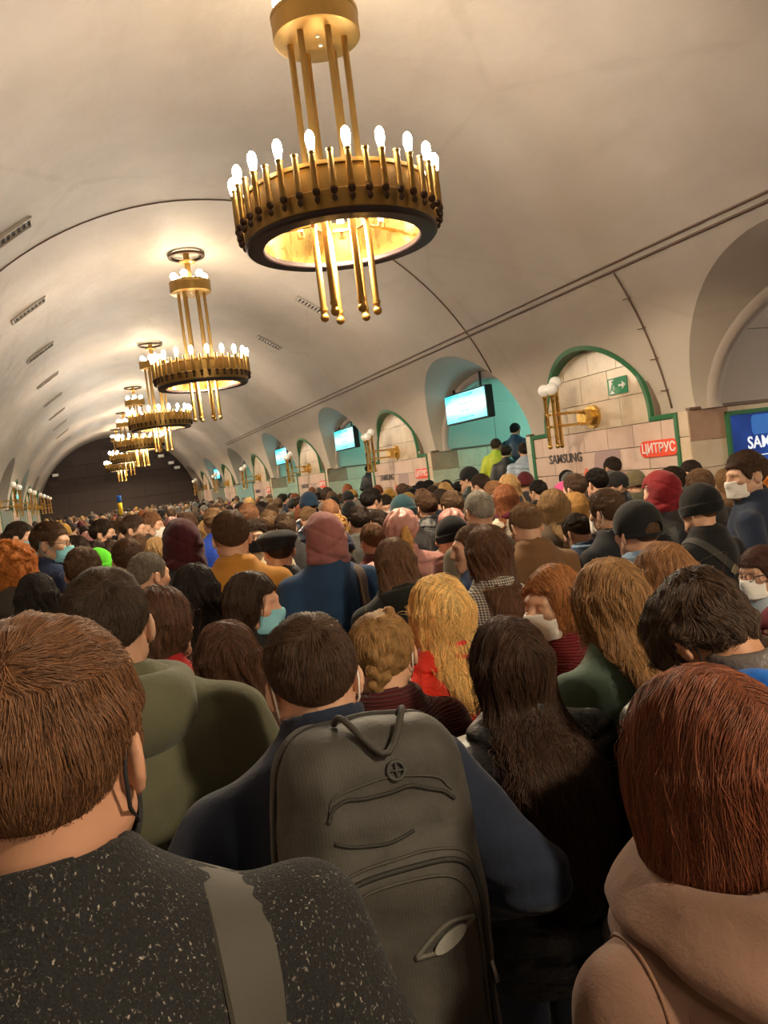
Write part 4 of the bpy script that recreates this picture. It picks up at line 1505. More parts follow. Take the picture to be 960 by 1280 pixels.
def d_beret(P):
    o = ell(P, (0, -.045, .060), (.112, .115, .100)) + .010 * vnoise(P * np.array((16, 16, 9), f32)) + .005 * vnoise(P * 34) + .006 * np.sin(np.arctan2(P[:, 0], P[:, 1] + .045) * 8 + 5 * P[:, 2] / .1)
    o = smin(o, np.maximum(ell(P, (0, -.012, .03), (.097, .117, .12)), np.abs(P[:, 2] - .012) - .022), .02)
    return smax(o, -(d_skull(P) - .012), .004)
HATS = {}
for nm, f, m_ in (('beanie', d_beanie, 'wool'), ('cap', d_cap, 'cotton'), ('flat_cap', d_flat, 'wool'), ('beret', d_beret, 'nylon')):
    HATS[nm] = hat_mesh(f, .006, CLOTH[m_])
def d_mask(P):
    x = P.copy(); x[..., 0] = np.abs(x[..., 0])
    s = smin(d_skull(P), cap(x, (.050, .0, -.05), (.014, .078, -.098), .024, .024), .04)
    s = smin(s, cap(P, (0, .088, .0), (0, .106, -.026), .016, .018), .03)
    s = smin(s, ell(P, (0, .080, -.068), (.034, .026, .034)), .03)
    q = np.abs(s - .004) - .0034 - .00025 * np.sin(P[:, 2] * 300) * (P[:, 1] > .05)
    reg = np.maximum(np.maximum(P[:, 2] + .008 - .05 * 0, -.105 - P[:, 2]), .034 - P[:, 1] + .0 * P[:, 2])
    reg = np.maximum(reg, np.abs(P[:, 0]) - .068)
    return smax(q, reg, .003)
MV, MQ = surf(d_mask, np.arange(-.09, .09, .004), np.arange(-.0, .15, .004), np.arange(-.13, .03, .004))
MASKS = {}
for k, col in (('blue', (.22, .55, .66)), ('white', (.78, .76, .73)), ('black', (.015, .015, .017))):
    mm = m_plain(k + '_mask_fabric', col, .85)
    nv = len(MV)
    lb = MB()
    for sg in (-1, 1):
        lb.tube([(sg * .070, .030, -.03), (sg * .080, -.010, .022), (sg * .085, -.034, .026), (sg * .083, -.042, -.006), (sg * .080, -.030, -.042), (sg * .070, .026, -.075)], .0022, 5)
    V = np.concatenate([MV, np.array(lb.v, f32)])
    F = [tuple(q) for q in MQ.tolist()] + [tuple(i + nv for i in f) for f in lb.f]
    MASKS[k] = mesh_np('mask', V, F, [mm])
gl = MB()
for sg in (-1, 1):
    gl.tube([(sg * .034 + .024 * math.cos(t), .108 - .03 * abs(.024 * math.cos(t) * sg + .0) , .004 + .019 * math.sin(t)) for t in np.linspace(0, 2 * PI, 16, endpoint=False)], .0018, 5, True)
    gl.tube([(sg * .058, .104, .010), (sg * .082, .04, .012), (sg * .086, -.012, .014), (sg * .084, -.034, -.008)], .002, 5)
gl.tube([(-.010, .112, .008), (.010, .112, .008)], .0018, 5)
GLASSES = gl.mesh('glasses', [BLACK], True)

# ---------------------------------------------------------------- one person
GAIN = 1.35
def at_pix(px, py, z):
    d = CW + CR * (px - 480) / F_PX - CU * (py - 640) / F_PX
    p = d * z
    return np.array((p[0], p[1], p[2] + CAM_Z))

HAIRTOP = dict(crop=.014, full=.02, buzz=.006, messy=.025, bob=.02, long=.016, loose=.022, mid=.014, very_long=.018, braid=.013, tail=.012, curly=.05)
SK = (.66, .40, .28)
PEOPLE = []
TOPS = {}
def top_of(pose, hair, hat, hood):
    """height of the top of the head in body units, and its offset in plan"""
    R, hc = head_frame(POSES[pose])
    t = HAIRTOP.get(hair, .0)
    if hat: t = dict(beanie=.028, cap=.022, flat_cap=.014, beret=.035).get(hat, .02)
    if hood: t = .028
    best = None
    for a in np.linspace(-.11, .11, 23):
        v = np.array((0, -.014 + .9 * a, .034 + (.092 + t) * math.sqrt(max(1 - (a / .115) ** 2, 0))), f32)
        p = hc + R @ v
        if best is None or p[2] > best[2]: best = p
    return best

def person(label, px=None, py=None, z=None, loc=None, heading=0.0, pose='straight', hair='crop', hc=(.05, .03, .02), coat='wool', cc=(.03, .03, .035),
           hat=None, hatc=None, hood=None, hoodc=None, mask=None, glasses=False, skin=SK, strand=True, group=None, coat_me=None, scale=None, tc=None, coat_label=None, wide=1.0, legs=True, hood_scale=1.0):
    tp = top_of(pose, hair, hat, hood == 'up')
    h = heading
    Rz = np.array(((math.cos(h), -math.sin(h)), (math.sin(h), math.cos(h))))
    if loc is None:
        P = at_pix(px, py, z)
        s = P[2] / tp[2]
        base = P[:2] - Rz @ (tp[:2] * s)
        if not .86 < s < 1.13: print('SCALE', round(s, 3), label)
    else:
        s = scale or 1.0
        base = np.array(loc[:2])
    zb = loc[2] if loc is not None and len(loc) > 2 else 0
    root = empty('person', (base[0], base[1], zb), h, label, 'person', group, s)
    if wide != 1.0: root.scale = (s * wide, s * wide, s)
    R, hcn = head_frame(POSES[pose])
    hc = tuple(min(c * GAIN, .75) for c in hc); cc = tuple(min(c * GAIN, .8) for c in cc)
    if hat and hair in ('crop', 'full'): hair = 'buzz'
    M = Matrix.LocRotScale(Vector(hcn.tolist()), Matrix(R.tolist()).to_quaternion(), None)
    v = .85 + .3 * random.random()
    obj('body', BODY[pose], root, color=tuple(c * v for c in skin))
    if hair:
        hm, hs = HAIR[hair]
        ho = obj('hair', hm, root, color=hc); ho.matrix_local = M
        if strand: obj('hair_strands', hs, ho, color=tuple(c * 1.15 for c in hc))
    co = obj('coat', coat_me or COATS[coat], root, color=cc)
    if hood == 'down': ho_ = obj('hood', HOOD['nylon' if coat in ('jacket', 'puffer') else 'cotton'], root, color=hoodc or cc)
    if hood == 'down': ho_.matrix_local = Matrix.Translation((0, -.05, 1.46)) @ Matrix.Diagonal((hood_scale, hood_scale, hood_scale, 1)) @ Matrix.Translation((0, .05, -1.46))
    if hood == 'up':
        o = obj('hood', HOOD['up_cotton'], root, color=hoodc or cc); o.matrix_local = M
    if hat:
        o = obj(hat, HATS[hat], root, color=hatc or (.02, .02, .022)); o.matrix_local = M
    if mask:
        o = obj('mask', MASKS[mask], root); o.matrix_local = M
    if glasses:
        o = obj('glasses', GLASSES, root); o.matrix_local = M
    if legs:
        obj('trousers', TROU, root, color=tc or random.choice(((.02, .02, .025), (.03, .035, .06), (.04, .04, .04))))
        for sg in (-1, 1): obj('shoe', SHOE, root, (sg * .1, 0, 0))
    PEOPLE.append((root, base, s))
    return root
#@@CAST@@
# ================================================================== things people wear or carry
def project(f, P, off):
    P = np.asarray(P, f32).copy()
    for _ in range(8):
        e = .004
        G = np.stack([f(P + np.array(v, f32)) - f(P - np.array(v, f32)) for v in ((e, 0, 0), (0, e, 0), (0, 0, e))], 1)
        G /= np.maximum(np.linalg.norm(G, axis=1, keepdims=True), 1e-5)
        P = P - G * (f(P) - off)[:, None] * .8
    return P, G

def spline(pts, n):
    pts = np.array(pts, float)
    m = len(pts)
    t = np.linspace(0, m - 1, n)
    i = np.clip(t.astype(int), 0, m - 2); u = (t - i)[:, None]
    p0 = pts[np.maximum(i - 1, 0)]; p1 = pts[i]; p2 = pts[i + 1]; p3 = pts[np.minimum(i + 2, m - 1)]
    return .5 * (2 * p1 + (p2 - p0) * u + (2 * p0 - 5 * p1 + 4 * p2 - p3) * u ** 2 + (3 * p1 - p0 - 3 * p2 + p3) * u ** 3)

def ribbon(f, ctrl, width, thick, n=36, off=.006, pad=0.0):
    """strap lying on the surface of f"""
    P = spline(ctrl, n)
    P, G = project(f, P, off)
    for _ in range(3): P[1:-1] = (P[:-2] + 2 * P[1:-1] + P[2:]) / 4
    T = np.gradient(P, axis=0); T /= np.linalg.norm(T, axis=1, keepdims=True)
    B = np.cross(T, G); B /= np.linalg.norm(B, axis=1, keepdims=True)
    Nn = np.cross(B, T)
    V, F = [], []
    prof = [(-.5, 0), (-.46, 1), (-.25, 1 + pad), (0, 1 + pad * 1.4), (.25, 1 + pad), (.46, 1), (.5, 0), (0, -.2)]
    k = len(prof)
    for i in range(n):
        for u, v in prof: V.append(P[i] + B[i] * u * width + Nn[i] * v * thick)
    for i in range(n - 1):
        for j in range(k):
            l = (j + 1) % k
            F.append((i * k + j, i * k + l, i * k + k + l, i * k + k + j))
    F += [tuple(range(k)), tuple(range((n - 1) * k, n * k))]
    return MB().add(V, F)

WEB = NT('strap_webbing')
WEB.bump(WEB.noise(WEB.coords(), 500, 2), .002, .5)
WEB = WEB.set(color=WEB.objcol(), rough=.7)
METAL = m_plain('grey_metal', (.35, .35, .36), .3, 1.0)

def m_pack():
    n = NT('pack_fabric')
    v = n.coords()
    a = n.add('ShaderNodeTexWave', bands_direction='X', ins={'Vector': v, 'Scale': 60.0, 'Distortion': .6}).outputs['Fac']
    f = n.noise(v, 8, 4)
    c = n.mix(1.0, n.objcol(), n.ramp(f, [(.3, (.7, .7, .7)), (.7, (1.1, 1.1, 1.1))]), 'MULTIPLY')
    c = n.mix(n.math('MULTIPLY', a, .25), c, (0, 0, 0))
    n.bump(n.math('ADD', n.noise(v, 18, 4), n.math('MULTIPLY', n.noise(v, 350, 2), .1)), .008, .6)
    return n.set(color=c, rough=.7, sheen=.1)
PACK_M = m_pack()

def d_pack(P, w=.165, h=.25, dp=.10):
    top = np.clip((P[:, 2] - .05) / h, 0, 1)
    x = P.copy(); x[:, 0] = x[:, 0] / (1 - .22 * top ** 1.6)
    d = rbox(x, (0, 0, 0), (w, dp, h), .075)
    fp = rbox(P, (0, -dp * .75, -.075), (w * .86, dp * .62, h * .66), .055)
    d = smin(d, fp, .02)
    mid = rbox(x, (0, -dp * .65, .09), (w * .80, dp * .42, .08), .035)
    d = smin(d, mid, .02)
    return d + .005 * vnoise(P * 13) + .0025 * vnoise(P * 30)

def backpack(parent_root, s, label, color, loc, rot, dims=(.165, .25, .10), detail=True, coat_f=None, step=.009, straps=True):
    """rests against the back of a person; loc and rot in that person's frame"""
    M = parent_root.matrix_basis @ Matrix.LocRotScale(Vector(loc), Euler(rot), None)
    r = bpy.data.objects.new('backpack', None); r.empty_display_size = .1
    C.objects.link(r); r.matrix_basis = M
    tag(r, label, 'backpack')
    f = lambda P: d_pack(P, *dims)
    w, h, dp = dims
    V, Q = surf(f, np.arange(-w - .04, w + .04, step), np.arange(-dp * 2 - .03, dp + .03, step), np.arange(-h - .03, h + .03, step))
    obj('bag_body', mesh_np('bag_body', V, Q, [PACK_M]), r, color=color)
    dk = tuple(c * .35 for c in color)
    def seam(pts, rad, nm='zipper', n=40, off=.001, col=dk):
        P, G = project(f, spline(pts, n), off)
        for _ in range(2): P[1:-1] = (P[:-2] + 2 * P[1:-1] + P[2:]) / 4
        return obj(nm, MB().tube([tuple(p) for p in P], rad, 6).mesh(nm, [WEB], True), r, color=col)
    y = -dp * 1.6
    arch = [(-w * .80, y, -h * .8), (-w * .82, y, -.05), (-w * .62, y, h * .26), (0, y, h * .33), (w * .62, y, h * .26), (w * .82, y, -.05), (w * .80, y, -h * .8)]
    seam(arch, .0045)
    if detail:
        seam([(p[0] * .86, p[1], p[2] - .028) for p in arch], .0025, 'seam', col=color)
        seam([(p[0] * 1.06, p[1], p[2] + .022) for p in arch], .0025, 'seam', col=color)
        seam([(-w * .7, y, h * .62), (-w * .2, y, h * .66), (w * .3, y, h * .66), (w * .7, y, h * .60)], .0035)
        seam([(-w * .7, y, h * .66), (-w * .2, y, h * .71), (w * .3, y, h * .71), (w * .7, y, h * .65)], .002, 'seam', col=color)
        seam([(-w * .55, y, h * .50), (-w * .1, y, h * .47), (w * .15, y, h * .50)], .003)
        seam([(-w * .95, 0, -h * .7), (-w * .95, 0, 0), (-w * .75, 0, h * .8), (0, 0, h * 1.1), (w * .75, 0, h * .8), (w * .95, 0, 0), (w * .95, 0, -h * .7)], .005, n=60)
        # carry handle
        P, G = project(f, spline([(-.055, -.03, h), (-.04, -.07, h * .9), (.04, -.07, h * .9), (.055, -.03, h)], 4), .004)
        hp = [P[0], P[0] + G[0] * .02 + np.array((.005, -.03, -.01)), (P[0] + P[3]) / 2 + np.array((0, -.075, -.045)), P[3] + G[3] * .02 + np.array((-.005, -.03, -.01)), P[3]]
        obj('carry_handle', MB().tube([tuple(p) for p in spline(hp, 20)], .0055, 8).mesh('carry_handle', [WEB], True), r, color=tuple(c * .8 for c in color))
        # cable grommet
        P, G = project(f, [(.012, y, h * .74)], .003)
        gm = MB(); zq = Vector(G[0].tolist()).to_track_quat('Z', 'Y')
        def ring(R_, rr):
            gm.tube([tuple(Vector(P[0].tolist()) + zq @ Vector((R_ * math.cos(t), R_ * math.sin(t), 0))) for t in np.linspace(0, 2 * PI, 18, endpoint=False)], rr, 6, True)
        ring(.0135, .0032)
        for t in (0, PI / 2):
            v = zq @ Vector((.012 * math.cos(t), .012 * math.sin(t), 0))
            gm.tube([tuple(Vector(P[0].tolist()) - v), tuple(Vector(P[0].tolist()) + v)], .002, 5)
        obj('cable_grommet', gm.mesh('cable_grommet', [WEB], True), r, color=(.05, .05, .045))
        # eye shaped slit pocket on the front
        c0 = np.array((.055, y, -.03)); 
        for sg, nm in ((1, 'pocket_rim'), (-1, 'pocket_rim')):
            seam([tuple(c0 + np.array((-.055, 0, -.014))), tuple(c0 + np.array((-.01, 0, .004 + sg * .016))), tuple(c0 + np.array((.045, 0, .024)))], .004, nm, 16, col=(.10, .095, .08))
        P, G = project(f, [tuple(c0)], .002)
        lg = MB().prism([(.030 * math.cos(t), .011 * math.sin(t)) for t in np.linspace(0, 2 * PI, 18, endpoint=False)], 'z', 0, .003)
        o = obj('oval_badge', lg.mesh('oval_badge', [WEB]), r, color=(.25, .25, .22))
        o.matrix_local = Matrix.Translation(Vector(P[0].tolist())) @ (Vector(G[0].tolist()).to_track_quat('Z', 'Y').to_matrix().to_4x4()) @ Matrix.Rotation(.5, 4, 'Z')
        for (px_, pz) in ((-w * .8, -.03), (w * .82, -.08)):
            P, G = project(f, [(px_, y, pz)], .006)
            a = Vector(P[0].tolist())
            obj('zip_pull', MB().tube([a, a + Vector((.004, -.004, -.03))], [.0035, .0045], 6).mesh('zip_pull', [METAL], True), r)
        # side bottle pocket with cord
        for sg in (-1, 1):
            seam([(sg * w, -dp * .7, -.10), (sg * w * 1.1, 0, -.075), (sg * w, dp * .7, -.06)], .005, 'side_pocket_edge', 16)
    if straps and coat_f is not None:
        Mi = Matrix.LocRotScale(Vector(loc), Euler(rot), None).inverted()
        for ctrl in straps:
            rb = ribbon(coat_f, ctrl, .062, .009, 40, .006, .35)
            o = obj('shoulder_strap', rb.mesh('shoulder_strap', [PACK_M], True, 50), r, color=color)
            o.matrix_local = Mi
    return r

def strap_bag(root, f, ctrl, width, color, label, bag_loc=None, thick=.0035, cat='bag'):
    r = bpy.data.objects.new('shoulder_bag', None); r.empty_display_size = .1
    C.objects.link(r); r.matrix_basis = root.matrix_basis
    tag(r, label, cat)
    obj('strap', ribbon(f, ctrl, width, thick, 44, .004).mesh('strap', [WEB], True, 50), r, color=color)
    if bag_loc:
        b = MB().box(-.13, .13, -.045, .045, -.11, .11, .02)
        obj('pouch', b.mesh('pouch', [WEB]), r, bag_loc, color=color)
    return r

def hero_coat(f, step, zlo, cloth, wx=.45, wy=.34):
    V, Q = surf(f, np.arange(-wx, wx, step), np.arange(-wy, wy, step), np.arange(zlo, 1.62, step))
    return mesh_np('coat', V, Q, [CLOTH[cloth]])

# ================================================================== the people near the camera
BLACKH, DKB, BRN, LTB, AUB, BLO, GRY, RED = (.012, .009, .008), (.030, .018, .012), (.072, .039, .021), (.17, .095, .045), (.15, .048, .020), (.50, .28, .085), (.19, .175, .155), (.13, .038, .018)
BLK, NAVY, OLIVE, BURG, CAMEL, CHAR, GREYC = (.012, .012, .013), (.013, .019, .036), (.088, .088, .055), (.085, .014, .016), (.185, .108, .080), (.028, .027, .028), (.10, .095, .09)

# 1 man at the left edge, speckled coat
f1 = lambda P: d_coat(P, w=1.14, puff=.006, collar='stand', seed=31, fold=.007, sl=.005)
h1 = person('man at lower left edge, short brown hair, dark speckled wool coat and black mask loops', 28, 775, .80, heading=.0, pose='glance', hair='full', hc=(.115, .055, .028), coat_me=hero_coat(f1, .0085, .78, 'speckle'), cc=(.030, .031, .032), mask='black', skin=(.60, .33, .22))
strap_bag(h1, f1, [(.10, .16, 1.20), (.115, .11, 1.36), (.145, -.03, 1.45), (.165, -.13, 1.36), (.178, -.17, 1.22), (.185, -.17, 1.05), (.19, -.16, .92)], .062, (.055, .050, .042), 'wide charcoal shoulder bag strap over the speckled coat', (.21, -.19, .84))

# 2 man in the middle with the backpack
f2 = lambda P: d_coat(P, w=1.12, puff=.010, collar='stand', arm='akimbo', seed=41, fold=.009, sl=.005, ch=.03)
h2 = person('man with short brown hair and navy stand collar jacket, grey backpack on his back', 378, 768, 1.53, pose='akimbo', hair='crop', hc=(.055, .031, .02), coat_me=hero_coat(f2, .0085, .78, 'cotton', .50), cc=(.016, .022, .042), mask='white')
backpack(h2, 1, 'grey textile backpack with arched zips on the man in the navy jacket', (.046, .042, .034), (-.01, -.285, 1.325), (-.14, .06, .0), (.168, .285, .10), True, f2,
         step=.008, straps=[[(.135, .13, 1.25), (.145, .09, 1.36), (.135, -.02, 1.45), (.10, -.13, 1.42), (.05, -.19, 1.40)]])

# 3 woman at the right, camel coat with a big hood
def big_hood():
    rows = [(.072, 0, 1.480, 0), (.098, 0, 1.520, .004), (.122, .010, 1.522, .012), (.148, .034, 1.498, -.028), (.166, .054, 1.474, -.070), (.148, .022, 1.456, -.098), (.164, .044, 1.446, -.128), (.168, .048, 1.438, -.155), (.168, .040, 1.430, -.185), (.160, .026, 1.424, -.215), (.130, .0, 1.420, -.205)]
    n = 72
    fine = spline([(a_, b_, c_ ) for a_, b_, c_, d_ in rows], 46)
    fd = np.interp(np.linspace(0, len(rows) - 1, 46), range(len(rows)), [r_[3] for r_ in rows])
    V = []
    for i, (r0, rb, z0) in enumerate(fine):
        for k in range(n):
            t = 2 * PI * k / n
            b_ = max(0.0, math.cos(t - .12)) ** 1.2
            r = r0 + rb * b_
            x, y, z = 1.08 * r * math.sin(t), -.03 - r * math.cos(t), z0 + fd[i] * b_ * 1.05
            nz = float(vnoise(np.array([[x * 9 + 3, y * 9, z * 12]], f32))[0]) * .010 + float(vnoise(np.array([[x * 20 + 1, y * 20, z * 34]], f32))[0]) * .004
            u = i / 45
            s_ = .010 * math.sin(z * 62 + 6 * math.sin(t) + 2.2 * x / .1) * b_ * math.sin(PI * u)
            rr = 1 + (nz + s_) / max(r, .05)
            V.append((x * rr, -.03 + (y + .03) * rr, z))
    idx = np.arange(46 * n).reshape(46, n)
    nx_ = np.roll(idx, -1, 1)
    F = np.stack([idx[:-1], nx_[:-1], nx_[1:], idx[1:]], -1).reshape(-1, 4)
    return mesh_np('hood', V, F, [CLOTH['wool']])
f3 = lambda P: d_coat(P, w=1.02, collar='plain', seed=51, fold=.005, skirt=.03)
h3 = person('woman at lower right with reddish brown bob and camel coat with large draped hood', 880, 835, .99, heading=.10, pose='straight', hair='bob', hc=(.125, .040, .020), coat_me=hero_coat(f3, .009, .72, 'wool'), cc=CAMEL)
obj('hood', big_hood(), h3, color=tuple(c * GAIN for c in CAMEL))
obj('shoulder_seam', MB().tube([tuple(p) for p in project(f3, spline([(-.155, .06, 1.43), (-.185, -.03, 1.45), (-.20, -.10, 1.36), (-.175, -.15, 1.24), (-.165, -.15, 1.1)], 24), .001)[0]], .003, 6).mesh('shoulder_seam', [WEB], True), h3, color=(.20, .10, .06))

# 4 man in the olive parka
f4 = lambda P: d_coat(P, w=1.2, puff=.014, collar='stand', seed=61, fold=.008)
h4 = person('man with short dark hair in an olive green hooded parka, left of centre', 124, 710, 1.78, pose='straight', hair='crop', hc=(.045, .03, .022), coat_me=hero_coat(f4, .010, .78, 'cotton'), cc=OLIVE, hood='down', heading=-.06, hood_scale=1.25)
for zz, nm in ((1.215, 'yoke_seam'), (1.190, 'yoke_seam')):
    P, G = project(f4, spline([(-.21, -.1, zz), (-.12, -.17, zz), (0, -.19, zz), (.12, -.17, zz), (.21, -.1, zz)], 30), .001)
    obj(nm, MB().tube([tuple(p) for p in P], .0035, 6).mesh(nm, [WEB], True), h4, color=(.05, .05, .03))
backpack(h4, 1, 'cream canvas bag hanging low behind the olive parka', (.50, .42, .32), (-.02, -.255, 1.0), (0, 0, 0), (.15, .13, .06), False, None, .012, False)

# 5 to 12 the second row
h5 = person('woman with dark blonde braided hair in a burgundy knit sweater', 470, 764, 2.16, heading=.0, pose='look_r', hair='braid', hc=(.27, .155, .062), coat='knit', cc=(.075, .012, .014), mask='white', wide=1.1)
f6 = lambda P: d_coat(P, w=1.03, puff=.026, seed=8.0)
h6 = person('woman with very long dark brown hair over a shiny black puffer jacket', 632, 772, 1.88, heading=-.05, pose='straight', hair='very_long', hc=(.032, .016, .010), coat='puffer', cc=(.010, .010, .011))
h7 = person('blonde woman with long loose hair in a bright red puffer jacket', 546, 718, 2.48, heading=.0, pose='straight', hair='loose', hc=(.54, .36, .14), coat='puffer', cc=(.70, .030, .015), mask='white')
h8 = person('woman in profile with auburn bob, white mask and burgundy knit', 690, 705, 2.55, heading=1.72, pose='straight', hair='mid', hc=(.24, .10, .035), coat='knit', cc=(.17, .016, .020), mask='white', skin=(.64, .40, .29))
f9 = lambda P: d_coat(P, w=1.10, puff=.030, seed=91, quilt=.075)
h9 = person('man bowing his head, messy dark hair, bright blue hood over grey quilted jacket', 858, 722, 1.66, heading=.18, pose='bowed_deep', hair='messy', hc=(.052, .032, .022), coat_me=hero_coat(f9, .010, .78, 'nylon'), cc=(.135, .115, .110), mask='black', skin=(.66, .36, .22))
def d_bluehood(P):
    h = ell(P, (.01, -.180, 1.445), (.170, .080, .100))
    h = smin(h, ell(P, (0, -.10, 1.475), (.180, .10, .055)), .05)
    rim = torus(P, (0, -.045, 1.505), .120, .022, 1.12, 1.05)
    h = smin(h, rim, .045)
    h = smax(h, -ell(P, (0, -.06, 1.57), (.110, .090, .075)), .02)
    h = smax(h, -cap(P, (0, -.01, 1.46), (0, .02, 1.66), .072), .01)
    h = smax(h, P[:, 1] - .055 + .5 * np.abs(P[:, 0]), .02)
    cr = .011 * np.sin((P[:, 2] - 1.8 * P[:, 0] ** 2 + .35 * P[:, 0]) * 80) * np.clip((-.08 - P[:, 1]) / .08, 0, 1)
    return h + cr + .007 * vnoise(P * 11 + 4) + .004 * vnoise(P * 24)
V, Q = surf(d_bluehood, np.arange(-.27, .27, .009), np.arange(-.30, .17, .009), np.arange(1.31, 1.60, .009))
obj('hood', mesh_np('hood', V, Q, [CLOTH['cotton']]), h9, color=(.022, .17, .72))
h10 = person('woman with long light brown hair in a sage green coat', 760, 697, 2.14, heading=-.15, pose='tilt', hair='long', hc=(.21, .115, .05), coat='woman', cc=(.085, .13, .10))
h10b = person('woman with brown hair bowing her head, beside the sage green coat', 826, 678, 2.62, heading=-.2, pose='bowed', hair='loose', hc=(.20, .10, .045), coat='denim', cc=(.14, .22, .34))
h11 = person('person in a black quilted puffer with grey pack straps, head behind the blue hood', 856, 742, 1.98, heading=.0, pose='bowed_deep', hair='full', hc=DKB, coat='puffer', cc=(.014, .015, .015))
backpack(h11, 1, 'black rucksack with grey straps on the black quilted puffer', (.045, .045, .045), (-.02, -.30, 1.10), (-.08, 0, 0), (.15, .23, .085), False, f6, .012,
         straps=[[(-.15, .13, 1.22), (-.155, .09, 1.36), (-.15, -.02, 1.45), (-.135, -.14, 1.38), (-.10, -.2, 1.28)], [(.15, .13, 1.22), (.155, .09, 1.36), (.15, -.02, 1.45), (.135, -.14, 1.38), (.10, -.2, 1.28)]])
h12 = person('woman with straight dark brown hair and black coat, left of the backpack man', 279, 776, 2.18, heading=.05, pose='straight', hair='mid', hc=(.052, .024, .014), coat='woman', cc=(.012, .014, .013))
h12b = person('woman with brown hair and red top beside the olive parka', 192, 732, 2.62, heading=-.35, pose='right', hair='long', hc=(.062, .030, .018), coat='woman', cc=(.30, .015, .018))

